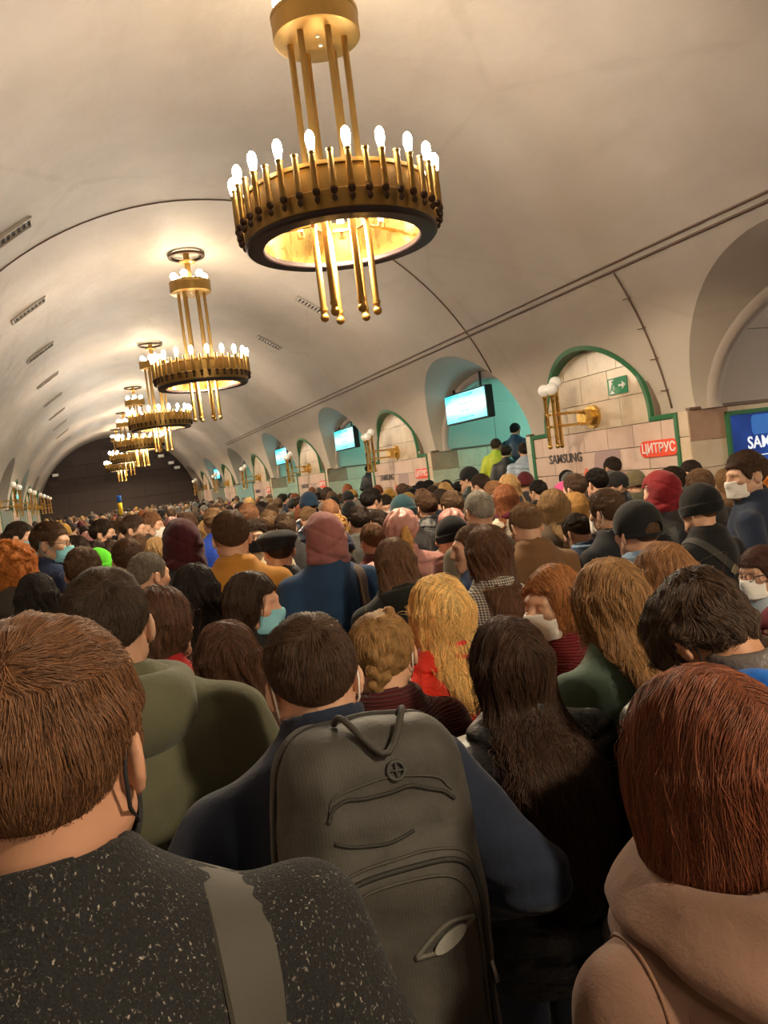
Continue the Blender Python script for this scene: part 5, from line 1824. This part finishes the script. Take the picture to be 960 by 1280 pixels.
CAST = [
 # px, py, z, hair, hair colour, coat, coat colour, heading, pose, extra, label
 (308, 714, 2.70, 'mid', (.030, .018, .012), 'wool', BLK, -1.4, 'right', dict(mask='blue'), 'woman turned right with dark brown hair and a light blue surgical mask'),
 (240, 704, 3.00, 'mid', BLACKH, 'woman', BLK, .0, 'straight', {}, 'woman with straight black hair directly behind the mustard coat'),
 (400, 640, 3.85, None, DKB, 'denim', (.016, .042, .095), .0, 'straight', dict(hood='up', hoodc=(.31, .125, .12)), 'person in dusty pink hood and dark blue denim jacket'),
 (285, 638, 3.75, 'crop', BRN, 'wool', (.36, .165, .028), .0, 'straight', {}, 'man with cropped brown hair in a mustard yellow coat'),
 (222, 648, 4.00, None, DKB, 'jacket', (.020, .021, .024), .0, 'straight', dict(hood='up', hoodc=(.055, .010, .017)), 'person in maroon hood and black jacket, left of the mustard coat'),
 (180, 690, 3.60, 'buzz', (.13, .11, .09), 'wool', CHAR, -.3, 'right', {}, 'man with cropped grey hair above the olive parka'),
 (157, 673, 4.15, 'crop', BRN, 'wool', CHAR, .1, 'straight', {}, 'man with cropped brown hair, just left of the grey haired man'),
 (58, 652, 5.3, 'crop', BRN, 'jacket', (.014, .022, .06), -1.15, 'right', dict(mask='blue', glasses=True), 'man in glasses and blue mask looking right, navy jacket'),
 (90, 670, 5.3, 'full', DKB, 'jacket', BLK, -1.1, 'right', dict(mask='black'), 'dark haired man in black mask looking right, behind the man in glasses'),
 (10, 672, 4.10, 'curly', (.33, .115, .025), 'wool', (.055, .045, .038), -.1, 'straight', {}, 'woman with curly ginger hair at the left edge'),
 (42, 716, 3.45, 'mid', BLACKH, 'woman', CHAR, .0, 'straight', {}, 'woman with dark hair in front of the ginger curls'),
 (120, 686, 4.35, None, BLO, 'jacket', CHAR, .2, 'straight', dict(hat='beanie', hatc=(.12, .72, .03)), 'person in a neon green beanie, mostly hidden'),
 (100, 684, 4.05, 'full', BRN, 'wool', CHAR, -.2, 'straight', {}, 'brown haired man whose head shows above the olive parka'),
 (345, 661, 3.95, 'crop', DKB, 'wool', (.045, .046, .055), .05, 'straight', dict(hat='flat_cap', hatc=(.010, .010, .012)), 'man in a black flat cap and grey wool coat'),
 (497, 636, 4.50, 'tail', BLO, 'puffer', (.40, .19, .17), -.15, 'straight', dict(hat='beret', hatc=(.56, .27, .23)), 'woman in a pale pink satin hat and pink padded coat'),
 (490, 672, 3.35, 'mid', (.10, .055, .032), 'cotton', (.013, .016, .014), .05, 'straight', {}, 'woman with long brown hair over a dark green hood'),
 (607, 656, 3.10, 'long', (.075, .038, .02), 'woman_check', (.3, .3, .3), -.05, 'straight', {}, 'woman with long brown hair over a grey checked coat'),
 (590, 655, 3.60, 'buzz', BRN, 'denim', (.03, .06, .14), .55, 'left', {}, 'balding man in a blue denim jacket beside the checked coat'),
 (597, 613, 4.20, 'buzz', (.25, .23, .20), 'wool', (.105, .085, .062), .0, 'straight', {}, 'grey haired man in a taupe coat near the middle'),
 (655, 629, 4.05, 'crop', (.16, .09, .045), 'wool', (.155, .080, .036), -.1, 'bowed', dict(), 'man with bowed head in a broad brown wool coat'),
 (630, 605, 5.9, 'mid', (.19, .07, .03), 'knit', (.60, .52, .42), .0, 'straight', {}, 'auburn haired woman in a cream coat and burgundy scarf'),
 (562, 646, 4.6, 'crop', DKB, 'jacket', CHAR, .25, 'left', dict(hat='beanie', hatc=(.012, .013, .016)), 'man in a black beanie behind the checked coat woman'),
 (720, 642, 4.35, 'crop', DKB, 'denim', (.022, .036, .075), .15, 'bowed', {}, 'dark haired man in a navy jacket with a light blue collar'),
 (758, 611, 4.1, 'full', (.09, .052, .03), 'wool', (.014, .015, .019), .2, 'straight', dict(mask='white'), 'brown haired man in black coat wearing a white mask'),
 (795, 625, 3.05, 'crop', BRN, 'denim', (.17, .27, .42), .0, 'straight', dict(hat='cap', hatc=(.012, .012, .013), capback=True), 'man in a black cap with strap opening and pale denim shirt'),
 (822, 588, 4.55, None, DKB, 'jacket', (.018, .018, .020), .0, 'straight', dict(hood='up', hoodc=(.23, .016, .022)), 'person in a crimson hood and black jacket at right'),
 (872, 605, 3.85, 'buzz', BRN, 'wool', (.010, .010, .011), .15, 'straight', dict(hat='beanie', hatc=(.008, .008, .009)), 'man in a black knitted hat and black coat at right'),
 (932, 563, 4.2, 'full', (.055, .03, .018), 'wool', (.018, .026, .052), .62, 'left', dict(mask='white'), 'dark haired man in profile with white mask and navy coat'),
 (941, 631, 4.45, 'loose', (.10, .055, .035), 'woman', (.03, .03, .05), .1, 'straight', {}, 'brown haired woman in front of the navy coat man at right'),
 (950, 681, 2.95, 'tail', (.055, .025, .02), 'woman', (.34, .40, .46), .85, 'left', dict(mask='white', glasses=True), 'woman in glasses and white mask in profile at the right edge'),
 (985, 750, 2.15, None, DKB, 'cotton', (.20, .02, .045), .0, 'straight', dict(hood='up', hoodc=(.20, .02, .045)), 'person in a crimson hooded top cut by the right edge'),
 (943, 604, 5.0, 'full', BLACKH, 'wool', BLK, .1, 'straight', {}, 'black haired man between the navy coat man and the brown haired woman'),
 (874, 586, 5.1, 'full', (.12, .07, .04), 'wool', CHAR, .0, 'straight', {}, 'brown haired man whose head shows above the black knitted hat'),
 (840, 583, 5.9, 'full', DKB, 'wool', CHAR, .5, 'left', {}, 'dark haired man just right of the crimson hood'),
 (907, 585, 6.6, 'mid', LTB, 'woman', (.14, .08, .04), .3, 'straight', {}, 'light brown haired woman left of the navy coat man'),
 (958, 581, 5.6, 'mid', (.40, .15, .03), 'woman', (.6, .55, .5), .1, 'straight', {}, 'ginger haired person at the right edge under the billboard'),
 (690, 611, 4.95, 'loose', (.21, .13, .06), 'wool', (.07, .05, .035), .0, 'straight', {}, 'woman with long fair brown hair behind the brown wool coat'),
 (718, 615, 5.5, 'bob', (.36, .21, .07), 'woman', CHAR, .1, 'straight', {}, 'woman with a honey blonde bob near the pink marble'),
 (718, 592, 6.3, 'crop', (.085, .05, .032), 'wool', CHAR, .2, 'straight', {}, 'brown haired man under the dark wall lettering'),
 (745, 585, 6.3, 'full', BLACKH, 'jacket', BLK, .1, 'straight', {}, 'black haired man under the faded printed patch'),
 (703, 602, 6.9, None, BRN, 'puffer', (.55, .06, .22), .1, 'straight', dict(hood='up', hoodc=(.58, .08, .26)), 'person in a bright pink hood under the dark wall lettering'),
 (770, 589, 6.8, 'buzz', BRN, 'jacket', BLK, .5, 'left', dict(hat='cap', hatc=(.02, .02, .02)), 'person in a dark cap below the orange sign'),
 (792, 588, 7.2, 'crop', BRN, 'wool', (.08, .075, .05), .1, 'straight', dict(hat='beanie', hatc=(.16, .13, .075)), 'person in a khaki hat below the orange sign'),
 (672, 600, 7.6, 'crop', BLACKH, 'wool', BLK, .2, 'straight', {}, 'black haired man by the corner strip of the first lit pylon'),
 (600, 592, 7.9, 'crop', DKB, 'jacket', (.60, .58, .56), .4, 'straight', {}, 'dark haired man in a white jacket at the stairs'),
 (586, 583, 8.6, 'crop', DKB, 'jacket', (.02, .035, .03), .6, 'straight', dict(hat='cap', hatc=(.012, .012, .014)), 'man in a black cap and dark green jacket at the stairs'),
 (616, 601, 7.1, 'crop', (.22, .11, .05), 'wool', (.25, .03, .04), .2, 'straight', {}, 'sandy haired man at the foot of the stairs'),
 (635, 592, 7.4, 'mid', (.33, .21, .09), 'woman', CHAR, .1, 'straight', {}, 'fair haired woman at the foot of the stairs'),
 (501, 619, 5.9, 'crop', DKB, 'jacket', CHAR, .0, 'straight', dict(hat='beanie', hatc=(.010, .042, .055)), 'person in a dark teal beanie near the middle'),
 (532, 615, 6.1, 'full', BRN, 'puffer', (.012, .012, .014), .0, 'straight', dict(), 'brown haired man in a black puffer right of the teal beanie'),
 (564, 613, 6.0, 'full', (.10, .06, .035), 'wool', (.32, .05, .05), .0, 'straight', {}, 'brown haired man in a red coat left of the grey haired man'),
 (560, 636, 5.3, 'crop', BRN, 'woman', (.16, .12, .10), .0, 'straight', dict(hat='beret', hatc=(.42, .20, .17)), 'woman in a dusty rose beret right of centre'),
 (447, 632, 5.9, 'full', (.028, .018, .014), 'wool', (.06, .058, .055), .0, 'straight', {}, 'dark haired man in a grey coat right of the dusty pink hood'),
 (464, 654, 5.0, 'crop', (.14, .075, .04), 'wool', (.10, .03, .03), .1, 'straight', {}, 'brown haired man just left of the pink satin hat'),
 (474, 639, 6.0, 'full', DKB, 'wool', CHAR, .0, 'straight', {}, 'dark haired person behind and left of the pink satin hat'),
 (462, 610, 7.4, 'full', BLACKH, 'jacket', (.02, .02, .022), -.5, 'right', {}, 'black haired man in a dark jacket left of the teal beanie'),
 (424, 664, 5.0, 'crop', DKB, 'jacket', BLK, .1, 'straight', dict(hat='beanie', hatc=(.018, .022, .045)), 'man in a navy knitted hat beside the dusty pink hood'),
 (418, 641, 6.2, 'curly', (.36, .21, .07), 'woman', (.35, .28, .2), .0, 'straight', {}, 'blonde woman beside the dusty pink hood'),
 (411, 624, 6.9, 'buzz', (.27, .13, .07), 'wool', CHAR, .0, 'straight', {}, 'balding sandy haired man above the dusty pink hood'),
 (384, 615, 8.2, 'crop', DKB, 'jacket', NAVY, .0, 'straight', dict(hat='beanie', hatc=(.02, .045, .085)), 'person in a steel blue beanie in mid crowd'),
 (355, 642, 6.2, 'full', (.08, .05, .032), 'wool', CHAR, .1, 'straight', {}, 'brown haired man just above the flat cap'),
 (335, 638, 6.6, 'full', (.16, .095, .05), 'wool', (.15, .12, .09), .0, 'straight', {}, 'light brown haired man above and left of the flat cap'),
 (317, 648, 5.5, 'full', DKB, 'wool', (.46, .36, .24), 2.9, 'straight', dict(mask='black'), 'person in a beige coat and black mask looking back at the viewer'),
 (309, 629, 6.9, 'crop', (.22, .11, .06), 'wool', CHAR, .2, 'straight', {}, 'sandy haired man just right of the mustard coat'),
 (266, 635, 6.3, 'crop', (.20, .12, .06), 'jacket', (.02, .06, .40), .0, 'straight', {}, 'fair haired man in a bright blue jacket behind the mustard coat'),
 (232, 640, 6.4, 'full', (.09, .05, .03), 'wool', CHAR, -.2, 'straight', {}, 'brown haired man above the maroon hood'),
 (193, 671, 5.6, 'mid', (.30, .19, .09), 'woman', CHAR, .0, 'straight', {}, 'fair haired woman left of the maroon hood'),
 (186, 640, 6.8, 'crop', (.20, .10, .055), 'wool', CHAR, -1.2, 'right', dict(mask='white'), 'man with ginger crop and white mask looking right'),
 (163, 644, 6.3, 'crop', (.06, .035, .024), 'wool', CHAR, -1.1, 'right', {}, 'man with dark brown crop looking right in left crowd'),
 (125, 649, 6.5, 'full', DKB, 'jacket', BLK, -1.1, 'right', dict(mask='black'), 'dark haired man in black mask looking right, further back at left'),
 (144, 652, 7.0, 'crop', BRN, 'wool', CHAR, -1.3, 'right', dict(mask='black'), 'man looking right in black mask, beside the dark haired masked man'),
 (117, 676, 5.3, 'full', DKB, 'wool', CHAR, .1, 'straight', {}, 'dark haired person above the neon green beanie'),
 (137, 675, 5.4, 'full', (.05, .03, .022), 'wool', BLK, .1, 'straight', {}, 'dark haired person right of the neon green beanie'),
 (172, 668, 5.9, 'full', (.11, .06, .035), 'wool', CHAR, -.1, 'straight', {}, 'brown haired person left of the fair haired woman'),
 (20, 652, 6.9, 'full', DKB, 'wool', BLK, -1.0, 'right', dict(mask='blue'), 'dark haired person in blue mask behind the ginger curls'),
]
CAST = [(c_[0], c_[1], c_[2] * 1.11) + tuple(c_[3:]) for c_ in CAST]
# let neighbours in the queue keep apart: slide them along the line of sight
_fix = [b_[:2] for r_, b_, s_ in PEOPLE]
_z = np.array([c_[2] for c_ in CAST]); _z0 = _z.copy()
_dir = [CW + CR * (c_[0] - 480) / F_PX - CU * (c_[1] - 640) / F_PX for c_ in CAST]
for it in range(150):
    xy = np.array([d_[:2] * z_ for d_, z_ in zip(_dir, _z)])
    mv = np.zeros(len(_z))
    for i in range(len(_z)):
        for j in range(len(_z)):
            if i != j:
                dd = np.hypot(*(xy[i] - xy[j]))
                if dd < .44: mv[i] += .06 * (.46 - dd) / .44 * (1 if (_z[i], i) > (_z[j], j) else -1)
        for q in _fix:
            dd = np.hypot(*(xy[i] - q))
            if dd < .42: mv[i] += .06 * (.44 - dd) / .44 * (1 if _z[i] > np.dot(q, CW[:2]) else -1)
    _z = np.clip(_z + mv * 2, _z0 * .88, _z0 * 1.22)
CAST = [(c_[0], c_[1], float(z_)) + tuple(c_[3:]) for c_, z_ in zip(CAST, _z)]
for px, py, z, hr, hcol, ct, cc, hd, ps, ex, lab in CAST:
    ex = dict(ex)
    capback = ex.pop('capback', False)
    r = person(lab, px, py, z, heading=hd, pose=ps, hair=hr, hc=hcol, coat=ct, cc=cc, **ex)
    if lab.startswith('person in dusty pink hood'): hpink = r
    if 'black knitted hat and black coat' in lab: hknit = r
    if lab.startswith('auburn haired woman in a cream'):
        sc = MB().tube([(.088 * math.cos(t), -.03 + .088 * math.sin(t), 1.50 + .012 * math.sin(3 * t)) for t in np.linspace(0, 2 * PI, 20, endpoint=False)], .034, 8, True)
        obj('scarf', sc.mesh('scarf', [CLOTH['knit']], True), r, color=(.14, .012, .035))
    if 'dark green hood' in lab: obj('hood', HOOD['cotton'], r, color=cc)
    if 'pale denim shirt' in lab or 'light blue collar' in lab:
        sc = MB().tube([(.086 * math.cos(t), -.03 + .086 * math.sin(t), 1.515) for t in np.linspace(0, 2 * PI, 20, endpoint=False)], .018, 8, True)
        obj('collar', sc.mesh('collar', [CLOTH['cotton']], True), r, color=(.20, .31, .46))
fj = lambda P: d_coat(P, w=1.08, collar='stand', puff=.008, seed=5.0)
strap_bag(hpink, fj, [(.05, .17, 1.22), (.10, .11, 1.36), (.13, -.03, 1.45), (.135, -.13, 1.36), (.145, -.17, 1.22), (.15, -.17, 1.02), (.16, -.16, .92)], .075, (.085, .055, .042), 'brown shoulder bag strap over the dark blue denim jacket', (.17, -.2, .84))
fw = lambda P: d_coat(P, w=1.06, collar='fold', seed=2.0, sl=.01)
sbg = strap_bag(hknit, fw, [(-.06, .17, 1.3), (-.12, .10, 1.40), (-.13, -.03, 1.45), (-.06, -.15, 1.36), (.04, -.18, 1.22), (.14, -.15, 1.06)], .045, (.025, .024, .022), 'dark sling strap with a metal buckle over the black coat')
P_, G_ = project(fw, [(-.02, -.18, 1.30)], .010)
o = obj('buckle', MB().box(-.026, .026, -.020, .020, -.003, .003, .002).mesh('buckle', [m_plain('brass_buckle', (.25, .22, .15), .4, .6)]), sbg)
o.matrix_local = Matrix.Translation(Vector(P_[0].tolist())) @ Vector(G_[0].tolist()).to_track_quat('Z', 'Y').to_matrix().to_4x4() @ Matrix.Rotation(.9, 4, 'Z')

# ------------------------------------------------------------------ stairs in two passages and the people on them
STEP_M = m_marble('step_granite', (.16, .15, .14), (.22, .20, .18), (.28, .26, .24))
for k, i in enumerate((3, 4)):
    st = empty('stairs'); tag(st, 'granite steps climbing inside the %s teal passage' % names[k], kind='structure')
    for q in range(6):
        x0 = LC + PL - .15 + .28 * q
        bb = MB().box(x0, LC + 7.55, PASS_C[i] - PHW + .06, PASS_C[i] + PHW - .06, .16 * q, .16 * (q + 1) - .002, .006)
        obj('step', bb.mesh('step', [STEP_M]), st)
def on_stairs(label, px, py, x, **kw):
    d = CW + CR * (px - 480) / F_PX - CU * (py - 640) / F_PX
    t = x / d[0]
    p = d * t
    q = int((x - (LC + PL - .15)) / .28)
    zf = .16 * (min(max(q, -1), 5) + 1) if q >= 0 else 0
    sc = (p[2] + CAM_Z - zf) / 1.765
    print('STAIR', label, round(sc, 2), p.round(2), zf)
    return person(label, loc=(p[0], p[1], zf), scale=min(max(sc, .88), 1.1), **kw)
on_stairs('person in a navy jacket with a pale stripe, highest on the stairs', 643, 528, 7.35, heading=-1.0, hair='crop', hc=BLACKH, coat='jacket', cc=(.018, .03, .06))
on_stairs('person in a yellow green jacket climbing the stairs', 619, 548, 7.0, heading=-.9, hair='full', hc=BRN, coat='jacket', cc=(.42, .48, .03))
on_stairs('person in a black jacket behind the yellow green jacket on the stairs', 632, 556, 6.72, heading=-.8, hair='full', hc=DKB, coat='jacket', cc=(.018, .018, .02))
on_stairs('person in a pale blue grey jacket at the right edge of the stairs', 655, 552, 6.55, heading=-.6, hair='crop', hc=DKB, coat='puffer', cc=(.30, .36, .46))
on_stairs('person in black coat and pale mask facing the viewer on the second stairs', 431, 583, 6.9, heading=2.6, hair='full', hc=BLACKH, coat='wool', cc=BLK, mask='white')
on_stairs('person in a black jacket climbing the second stairs', 460, 581, 6.9, heading=-1.2, hair='full', hc=DKB, coat='jacket', cc=BLK)

# ------------------------------------------------------------------ the little flag on a pole over the far crowd
fp_ = at_pix(148, 618, 19.0)
fl_ = empty('flag', (fp_[0], fp_[1], 0), 0, 'small blue and yellow flag on a pole above the far crowd', 'flag')
obj('pole', MB().lathe([(.014, 0), (.014, fp_[2])], 8).mesh('pole', [BRASS_DK], True, 40), fl_)
for nm, za, zb, col in (('blue_half', fp_[2] - .20, fp_[2] - .02, (.03, .15, .55)), ('yellow_half', fp_[2] - .50, fp_[2] - .20, (.75, .50, .03))):
    cl_ = MB().lathe([(.03, za), (.055, za + .03), (.05, (za + zb) / 2), (.058, zb - .02), (.03, zb)], 10)
    obj(nm, cl_.mesh(nm, [CLOTH['cotton']], True), fl_, color=col)
# ------------------------------------------------------------------ the rest of the crowd
HN = [('black hair', 'full', BLACKH), ('dark brown hair', 'full', DKB), ('cropped brown hair', 'crop', BRN), ('brown hair', 'full', (.10, .058, .034)), ('long brown hair', 'mid', (.085, .045, .025)), ('fair hair', 'mid', (.34, .21, .085)),
      ('cropped dark hair', 'crop', (.028, .018, .013)), ('grey hair', 'buzz', (.21, .19, .17)), ('auburn hair', 'bob', (.18, .06, .025)), ('long dark hair', 'loose', (.03, .018, .012)), ('cropped fair hair', 'crop', (.24, .14, .07))]
HT = [('a black beanie', 'beanie', (.012, .012, .014)), ('a grey beanie', 'beanie', (.12, .12, .12)), ('a maroon beanie', 'beanie', (.10, .015, .02)), ('a mustard beanie', 'beanie', (.36, .2, .04)), ('a dark cap', 'cap', (.014, .014, .018)), ('a rose beret', 'beret', (.40, .17, .15))]
CN = [('black', BLK), ('charcoal', CHAR), ('navy', NAVY), ('brown', (.12, .065, .035)), ('grey', GREYC), ('khaki', (.09, .085, .05)), ('beige', (.40, .30, .20)), ('dark red', (.16, .02, .022)), ('blue', (.03, .06, .16)), ('black', BLK), ('charcoal', CHAR)]
_pp = [(r_['label'], b_) for r_, b_, s_ in PEOPLE]
for i in range(len(_pp)):
    for j in range(i):
        if np.hypot(*(_pp[i][1][:2] - _pp[j][1][:2])) < .36: print('CLOSE %.2f | %s | %s' % (np.hypot(*(_pp[i][1][:2] - _pp[j][1][:2])), _pp[j][0], _pp[i][0]))
g = np.random.default_rng(21)
pts = [np.array(b[:2]) for _, b, _ in PEOPLE]
n_near = len(pts)
def zone(x, y):
    l = 'near left wall' if x < .2 else ('near right pylons' if x > 4.1 else 'mid hall')
    d = 'before second chandelier' if y < 10.6 else ('around second chandelier' if y < 14 else ('past second chandelier' if y < 16.4 else 'before third chandelier'))
    return l + ', ' + d
cand = []
for _ in range(9000):
    x, y = g.uniform(-1.75, 5.8), g.uniform(5.0, 21.5)
    zc = x * CW[0] + y * CW[1]
    if zc < 7.3: continue
    xi = 480 + F_PX * (x * CR[0] + y * CR[1]) / zc
    if xi < -40 or xi > 1000: continue
    cand.append((x, y))
USED = set()
TARGET = 296 - len(PEOPLE)
add = []
for x, y in cand:
    p = np.array((x, y))
    if min(np.hypot(*(p - q)) for q in pts) < .50: continue
    pts.append(p); add.append((x, y))
add.sort(key=lambda q: q[1])
add = add[:TARGET]
FAR_Y = max(q[1] for q in add) + .2
print('RANDOM', len(add), 'far from', FAR_Y)
for x, y in add:
    for tries in range(60):
        hn, hm, hcol = HN[g.integers(len(HN))]
        cn, ccol = CN[g.integers(len(CN))]
        ct, ctn = (('wool', 'coat'), ('jacket', 'jacket'), ('puffer', 'padded jacket'), ('woman', 'coat'), ('cotton', 'coat'))[g.integers(5)]
        kw = {}
        lab = 'person with %s, %s %s, ' % (hn, cn, ctn)
        if g.random() < .17:
            tn, hat, hcc = HT[g.integers(len(HT))]
            kw = dict(hat=hat, hatc=hcc); lab = 'person in %s, %s %s, ' % (tn, cn, ctn); hm = 'crop'
        lab += zone(x, y)
        if lab not in USED: break
    USED.add(lab)
    hd = g.normal(0, .3)
    mk = None
    if g.random() < .16:
        hd = g.choice((-1.2, 1.2, 2.8, -1.4)); mk = ('blue', 'white', 'black')[g.integers(3)]
    pose = ('straight', 'straight', 'straight', 'bowed', 'left', 'right', 'tilt', 'tilt_r')[g.integers(8)]
    v = g.uniform(.75, 1.25)
    person(lab, loc=(x, y), scale=float(np.clip(g.normal(.975, .045), .88, 1.06)), heading=float(hd), pose=pose, hair=hm, hc=tuple(c * v for c in hcol), coat=ct, cc=tuple(c * v for c in ccol), mask=mk, strand=y < 13, group='people standing in the middle of the crowd', **kw)

# persons beyond: joined, too many to count
def d_low(P):
    d = smin(ell(P, (0, 0, 1.62), (.085, .105, .125)), cap(P, (0, -.02, 1.52), (0, -.02, 1.42), .06, .09), .04)
    x = P.copy(); x[:, 0] = np.abs(x[:, 0])
    d = smin(d, ell(P, (0, 0, 1.15), (.21, .15, .33)), .06)
    d = smin(d, cap(x, (.19, 0, 1.38), (.25, .0, 1.0), .075, .06), .04)
    return smax(d, .85 - P[:, 2], .01)
LV, LQ = surf(d_low, np.arange(-.36, .37, .042), np.arange(-.2, .22, .042), np.arange(.8, 1.8, .040))
isH = (LV[:, 2] > 1.60) | ((LV[:, 1] < .01) & (LV[:, 2] > 1.545))
isS = ~isH & (LV[:, 2] > 1.515)
VV, FF, CC, base = [], [], [], 0
far = []
for _ in range(9000):
    x, y = g.uniform(-1.72, 5.82), g.uniform(FAR_Y, 46.0)
    if far and np.min(np.hypot(np.array(far)[:, 0] - x, np.array(far)[:, 1] - y)) < .56: continue
    far.append((x, y))
    if len(far) > 420: break
for x, y in far:
    a = g.normal(0, .5); s = np.clip(g.normal(.975, .045), .88, 1.07)
    R = np.array(((math.cos(a), -math.sin(a), 0), (math.sin(a), math.cos(a), 0), (0, 0, 1)))
    VV.append((LV @ R.T) * s + np.array((x, y, 0)))
    FF.append(LQ + base); base += len(LV)
    hc = np.array(HN[g.integers(len(HN))][2]) * g.uniform(.8, 1.3); cc = np.array(CN[g.integers(len(CN))][1])
    if g.random() < .15: hc = np.array(HT[g.integers(len(HT))][2])
    col = np.where(isH[:, None], hc, np.where(isS[:, None], np.array(SK) * .9, cc))
    CC.append(np.concatenate([col, np.ones((len(col), 1))], 1))
n = NT('far_crowd')
n.set(color=n.add('ShaderNodeAttribute', attribute_name='tint').outputs['Color'], rough=.8)
me = mesh_np('crowd', np.concatenate(VV), np.concatenate(FF), [n.m])
at = me.attributes.new('tint', 'FLOAT_COLOR', 'POINT')
at.data.foreach_set('color', np.concatenate(CC).astype(f32).ravel())
tag(obj('crowd', me), 'dense distant crowd of heads filling the far half of the hall', 'crowd', kind='stuff')
